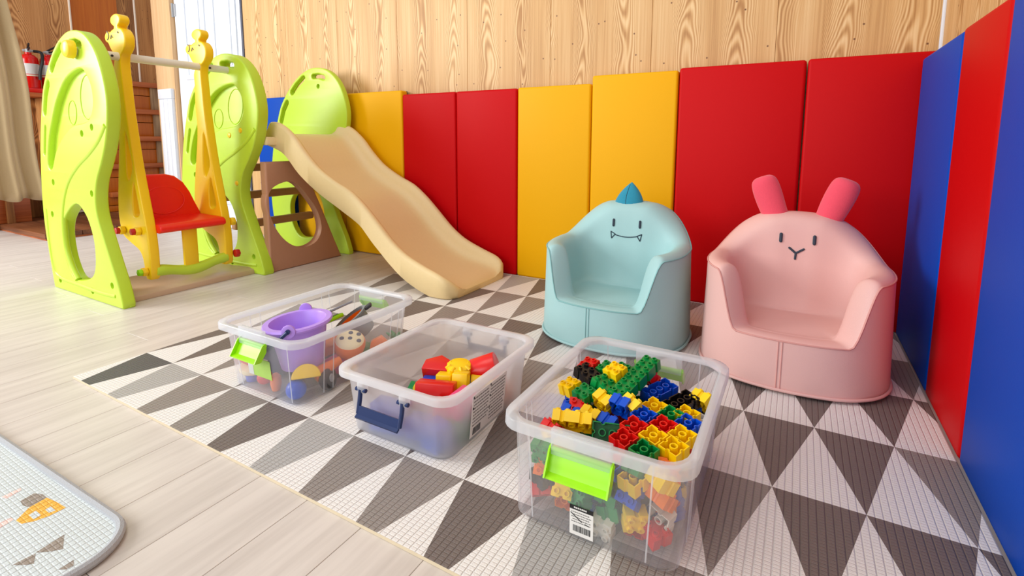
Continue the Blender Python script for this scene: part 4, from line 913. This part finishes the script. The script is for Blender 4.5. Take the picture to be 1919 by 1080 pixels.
# buried bricks seen through the front and side walls
rb = random.Random(21); cols = ['red', 'blue', 'green', 'yellow', 'green', 'blue', 'red', 'black', 'orange', 'blue']
ORD = ['first', 'second', 'third', 'fourth', 'fifth', 'sixth', 'seventh']; LAY = ['lowest', 'second', 'third', 'top']
def buried(x, y, z, c, rot, where=None):
    lb = c + (' brick ' + where if where else ' brick buried in the middle of the pile')
    brick((2, 2), (x, y, z), c, rot, lb, 1.12, 'plastic building bricks in the right bin' if where else 'bricks in the middle of the pile, ' + c)
def rrot(r): return Euler((R(r.choice((0, 90, 180, -90, 60, -40)) + r.uniform(-12, 12)), R(r.uniform(-15, 15)), R(r.uniform(-40, 40))))
special = {(3, 0): 'white', (1, 0): 'orange', (4, 0): 'red', (0, 0): 'red', (2, 0): 'blue', (5, 0): 'red', (5, 1): 'white'}
for lay in range(4):
    z = .027 + lay * .030
    for i in range(6):
        x = 1.330 + i * .0395
        c = special.get((i, lay)) or rb.choice(cols)
        if i in (1, 2) and lay == 1: c = 'green' if i == 2 else 'yellow'
        buried(x - .003 * (lay < 1), .280 + rb.uniform(-.002, .006), z, c, rrot(rb), 'seen through the front wall, %s from the left in the %s layer' % (ORD[i], LAY[lay]))
    for j in range(1, 8):
        y = .280 + j * .041
        buried(1.526 + .002 * lay, y, z, rb.choice(cols), rrot(rb), 'seen through the right wall, %s from the front in the %s layer' % (ORD[j - 1], LAY[lay]))
        if lay > 0: buried(1.334 - .002 * lay, y, z - .004, rb.choice(cols), rrot(rb), 'along the left wall, %s from the front in the %s layer' % (ORD[j - 1], LAY[lay]))
for i in range(4):
    for j in range(7):
        buried(1.372 + i * .038, .325 + j * .041, .085 + rb.uniform(-.004, .004), rb.choice(cols), rrot(rb))

# ================================================================== BLOCKS (middle bin)
def simple(name, me, mat, label, cat_, group=None, smooth=35): return tag(put(name, me, M[mat], None, smooth), label, cat_, group)
def mtx(loc, rot): return Matrix.Translation(loc) @ Euler([R(v) for v in rot]).to_matrix().to_4x4()
def block(loc, rot, sx, sy, sz, mat, label, bev=.0025):
    return simple('toy_block', rbox(-sx / 2, sx / 2, -sy / 2, sy / 2, -sz / 2, sz / 2, bev, 2, mtx(loc, rot)), mat, label, 'toy block', 'plain toy blocks in the middle bin')
def prism_block(loc, rot, poly, d, mat, label):
    m = mtx(loc, rot); return simple('toy_block', bevelled(MB().prism(poly, lambda a, b_, c: m @ Vector((a, c, b_)), -d / 2, d / 2).mesh(), .002), mat, label, 'toy block', 'plain toy blocks in the middle bin')
block((1.008, .390, .093), (-10, 0, 20), .088, .036, .036, 'b_red', 'red oblong block across the front of the heap in the frosted bin')
block((1.048, .362, .075), (0, 10, 20), .034, .03, .034, 'b_red', 'small red block just right of the red oblong, by the rim')
prism_block((.948, .478, .092), (-72, 0, 18), [(-.036, -.02), (.036, -.02), (.036, .012), (0, .032), (-.036, .012)], .034, 'b_red', 'red house-shaped block at the left of the heap')
block((.952, .446, .070), (0, 0, 20), .046, .03, .028, 'b_blue', 'blue block under the red house-shaped one')
block((.993, .442, .086), (-8, 0, 20), .036, .032, .04, 'b_yellow', 'yellow cube block behind the red oblong')
block((1.036, .446, .086), (-12, 0, 20), .036, .034, .06, 'b_yellow', 'upright yellow block in the middle of the heap')
m_ = MB().rcyl((1.001, .490, .074), (1.004, .484, .116), .030, .006, 24)
yr = simple('toy_block', m_.mesh(), 'b_yellow', 'round yellow block with ribbed top behind the yellow cube', 'toy block', 'plain toy blocks in the middle bin')
for i in range(8): a = i * PI / 4; put('rib', MB().tube([(1.004 + .02 * math.cos(a), .484 + .02 * math.sin(a), .115), (1.004 + .031 * math.cos(a), .484 + .031 * math.sin(a), .108)], .0045, 8).mesh(), M['b_yellow'], yr)
arch = [(.034 * math.cos(R(a)), .034 * math.sin(R(a))) for a in range(0, 181, 12)] + [(-.034, -.012), (.034, -.012)]
prism_block((1.050, .530, .094), (-20, 0, 118), arch, .062, 'b_red', 'red half-round block at the right end of the heap')
block((1.062, .494, .082), (20, 0, 30), .05, .026, .022, 'b_yellow', 'small yellow stick block in front of the red half-round one')
simple('toy_ring', MB().tube([(.948 + .02 * math.cos(t), .412 + .008 * math.sin(t), .064 + .019 * math.sin(t)) for t in [2 * PI * i / 24 for i in range(24)]], .006, 8, True).mesh(), 'b_yellow', 'yellow ring beside the red oblong block', 'toy ring', None, 60)
block((.920, .420, .055), (20, 10, 20), .03, .03, .03, 'b_green', 'green block low left of the yellow ring')
block((.935, .325, .044), (0, 0, 8), .085, .042, .062, 'b_blue', 'large blue block behind the near navy handle')
block((1.062, .322, .038), (0, 0, -12), .05, .044, .054, 'b_blue', 'blue block in the near right corner of the frosted bin')
block((1.005, .335, .034), (0, 0, 10), .05, .04, .046, 'b_blue', 'blue block between the two others along the near wall of the frosted bin')
block((1.080, .385, .085), (0, 0, 2), .035, .07, .044, 'pinkp', 'pink block against the right wall of the frosted bin')
block((1.076, .385, .034), (0, 0, 2), .045, .07, .05, 'b_green', 'green block under the pink one')
block((1.068, .545, .040), (0, 0, 12), .05, .05, .05, 'b_orange', 'orange block in the far right corner of the frosted bin')
block((1.015, .50, .036), (0, 0, 12), .05, .09, .05, 'b_green', 'green block under the round yellow one')
block((.955, .48, .034), (0, 0, -14), .06, .06, .046, 'b_red', 'red block at the bottom under the house-shaped one')
block((1.02, .425, .034), (0, 0, -14), .06, .05, .046, 'b_yellow', 'yellow block at the bottom under the red oblong')

# ================================================================== TOYS (left bin)
def bucket():
    t = empty('toy_bucket', (.585, .372, .064), 'lilac toy bucket with a navy handle standing in the left bin', 'bucket'); t.rotation_euler = (R(3), R(-3), 0)
    put('pail', MB().lathe([(.0, .0), (.046, 0), (.053, .004), (.070, .110), (.083, .112), (.086, .117), (.084, .122), (.070, .122), (.067, .116), (.050, .01), (0, .008)], 36, cap0=False, cap1=False).mesh(), M['purple'], t, 40)
    a0 = -52
    for a in (a0, a0 + 180):
        c, s_ = math.cos(R(a)), math.sin(R(a))
        put('lug', bevelled(MB().cyl((.080 * c, .080 * s_, .122), (.088 * c, .088 * s_, .122), .017, 14).mesh(), .002), M['purple'], t)
        put('handle_pin', MB().cyl((.086 * c, .086 * s_, .124), (.094 * c, .094 * s_, .124), .006, 10).mesh(), M['navy'], t)
    u, v = Vector((math.cos(R(a0)), math.sin(R(a0)), 0)), Vector((math.cos(R(a0 - 90)), math.sin(R(a0 - 90)), 0))
    arc = [u * .092 * math.cos(q) + v * (.088 * math.sin(q)) + Vector((0, 0, .124 - .07 * math.sin(q))) for q in [PI * i / 20 for i in range(21)]]
    put('handle', MB().tube(arc, .0045, 8).mesh(), M['navy'], t, 60)
bucket()
def drum():
    t = empty('toy_drum', (.632, .485, .068), 'orange round toy with cream top and grey spots beside the lilac bucket', 'toy drum'); t.rotation_euler = (R(20), R(10), R(30))
    put('body', MB().lathe([(.0, 0), (.03, 0), (.038, .006), (.042, .02), (.042, .034), (.039, .041)], 28).mesh(), M['b_orange'], t, 40)
    put('top', MB().lathe([(.0385, .0405), (.036, .045), (.03, .0475), (0, .049)], 28, cap0=False, cap1=False).mesh(), M['cream'], t, 50)
    for x, y in ((-.02, -.006), (.001, -.001), (-.004, .02), (.018, .02), (.026, -.004)): put('spot', MB().lathe([(0, .0), (.0065, 0), (.006, .0025), (0, .003)], 12, (x, y, .0468)).mesh(), M['slate'], t)
drum()
def pot():
    t = empty('toy_pot', (.572, .572, .100), 'grey toy pot with an orange lining lying tilted near the far lime latch', 'toy pot'); t.rotation_euler = Vector((-.42, -.38, .8)).to_track_quat('Z', 'Y').to_euler()
    put('shell', MB().lathe([(0, -.03), (.036, -.03), (.042, -.024), (.047, .028), (.053, .03), (.054, .035), (.047, .036), (.043, .03), (.040, -.012)], 28, cap0=False, cap1=False).mesh(), M['grey'], t, 40)
    put('lining', MB().lathe([(.0425, .028), (.0395, -.016), (0, -.02)], 24, cap0=False, cap1=False).mesh(), M['b_orange'], t, 50)
    put('handle', bevelled(MB().box(-.012, .012, .05, .072, .024, .034).mesh(), .003), M['charcoal'], t)
pot()
def toy(name, me, mat, label, cat_, smooth=40): return tag(put(name, me, M[mat], None, smooth), label, cat_)
def ball(c, r, sx=1, sy=1, sz=1):
    return MB().lathe([(r * math.sin(PI * i / 14), -r * math.cos(PI * i / 14) * sz) for i in range(15)], 24, c, None, False, False, sx, sy).mesh()
toy('toy_ball', ball((.637, .308, .036), .0245), 'b_blue', 'blue ball in the near right corner of the left bin', 'ball', 80)
hm = mtx((.652, .327, .060), (66, 0, 50)); hd = [(.035 * math.cos(R(a)), .035 * math.sin(R(a))) for a in range(0, 181, 10)]
toy('toy_slice', bevelled(MB().prism(hd, lambda a, b_, c: hm @ Vector((a, b_, c)), -.012, .012).mesh(), .004, 2), 'b_yellow', 'yellow half-disc toy slice above the blue ball', 'toy slice')
toy('toy_cone', MB().cyl((.640, .360, .050), (.664, .425, .074), .019, 20, .010).mesh(), 'b_orange', 'orange cone toy under the lilac bucket', 'toy cone')
wh = empty('toy_wheel', (.660, .385, .038), 'charcoal toy wheel on the bottom of the left bin', 'toy wheel')  # loose dark toy wheel with tyre and hub
wh.rotation_euler = (0, R(78), R(20))
put('tyre', MB().lathe([(.012, -.011), (.024, -.011), (.028, -.007), (.028, .007), (.024, .011), (.012, .011)], 24, cap0=True, cap1=True).mesh(), M['charcoal'], wh); put('hub', MB().lathe([(.011, .010), (.009, .014), (0, .015)], 16, cap0=False, cap1=False).mesh(), M['steel'], wh)
toy('toy_carrot', MB().lathe([(0, 0), (.01, .002), (.014, .02), (.013, .038), (.006, .046), (0, .047)], 16, (.556, .310, .011)).mesh(), 'b_orange', 'small orange peg toy against the near wall of the left bin', 'toy peg')
toy('toy_cup', MB().lathe([(0, 0), (.016, 0), (.021, .03), (.019, .03), (.015, .004), (0, .004)], 20, (.448, .318, .011), None, False, False).mesh(), 'b_blue', 'small blue cup on the bottom below the lime sticker', 'toy cup')
toy('toy_apple', ball((.500, .318, .030), .020, 1, 1, .9), 'b_red', 'red apple-like ball on the bottom right of the small blue cup', 'toy apple', 80)
toy('toy_brick_bar', rbox(-.02, .02, -.03, .03, -.03, .03, .006, 3, mtx((.432, .330, .088), (10, 14, 10))), 'b_red', 'orange red block in the near left corner of the left bin', 'toy block')
toy('toy_biscuit', MB().lathe([(0, 0), (.034, 0), (.037, .006), (.034, .014), (0, .015)], 24, (.440, .330, .038), Euler((R(14), R(8), 0)).to_matrix()).mesh(), 'cream', 'cream disc toy under the orange red block', 'toy disc')
toy('toy_house', bevelled(MB().prism([(-.026, -.02), (.026, -.02), (.026, .008), (0, .026), (-.026, .008)], lambda a, b_, c: mtx((.655, .578, .058), (80, 10, 40)) @ Vector((a, b_, c)), -.02, .02).mesh(), .003), 'b_orange', 'amber house-shaped toy beside the orange drum', 'toy block')
lf = MB()
for a in range(5): lf.tube([(.655, .640, .05), (.655 + .012 * math.cos(a * 1.25), .640 + .012 * math.sin(a * 1.25), .066), (.655 + .028 * math.cos(a * 1.25), .640 + .028 * math.sin(a * 1.25) * .6, .072)], [.005, .006, .002], 8)
toy('toy_leaf', lf.mesh(), 'b_green', 'green leafy toy in the far right corner of the left bin', 'toy plant', 60)
toy('toy_board', rbox(-.07, .07, -.11, .11, -.003, .003, .002, 2, mtx((.466, .490, .124), (6, -26, -6))), 'bluegrey', 'blue grey board leaning behind the lilac bucket', 'board')
toy('toy_lime', rbox(-.02, .02, -.03, .03, -.006, .006, .004, 2, mtx((.520, .525, .128), (8, -20, -10))), 'lime', 'lime flat toy on top behind the lilac bucket', 'toy plate')
toy('toy_box', rbox(-.04, .04, -.05, .05, -.042, .042, .008, 3, mtx((.468, .405, .060), (0, 0, 12))), 'slate', 'slate grey toy case under the board in the left bin', 'toy case')
toy('toy_purse', rbox(-.03, .03, -.05, .04, -.018, .018, .01, 3, mtx((.60, .49, .031), (0, 0, 8))), 'pinkp', 'pink toy purse on the bottom under the orange drum', 'toy purse')
toy('toy_tray', rbox(-.04, .03, -.055, .055, -.014, .014, .008, 3, mtx((.485, .56, .027), (0, 0, -6))), 'b_orange', 'orange toy tray on the bottom at the far left', 'toy tray')
toy('toy_pan', rbox(-.04, .04, -.03, .03, -.013, .013, .008, 3, mtx((.595, .59, .026), (0, 0, 14))), 'b_green', 'green toy case under the tilted grey pot', 'toy case')
toy('toy_pill', ball((.668, .450, .036), .021, 1, 1.2, .9), 'b_yellow', 'yellow egg toy between the wheel and the pink purse', 'toy egg', 80)
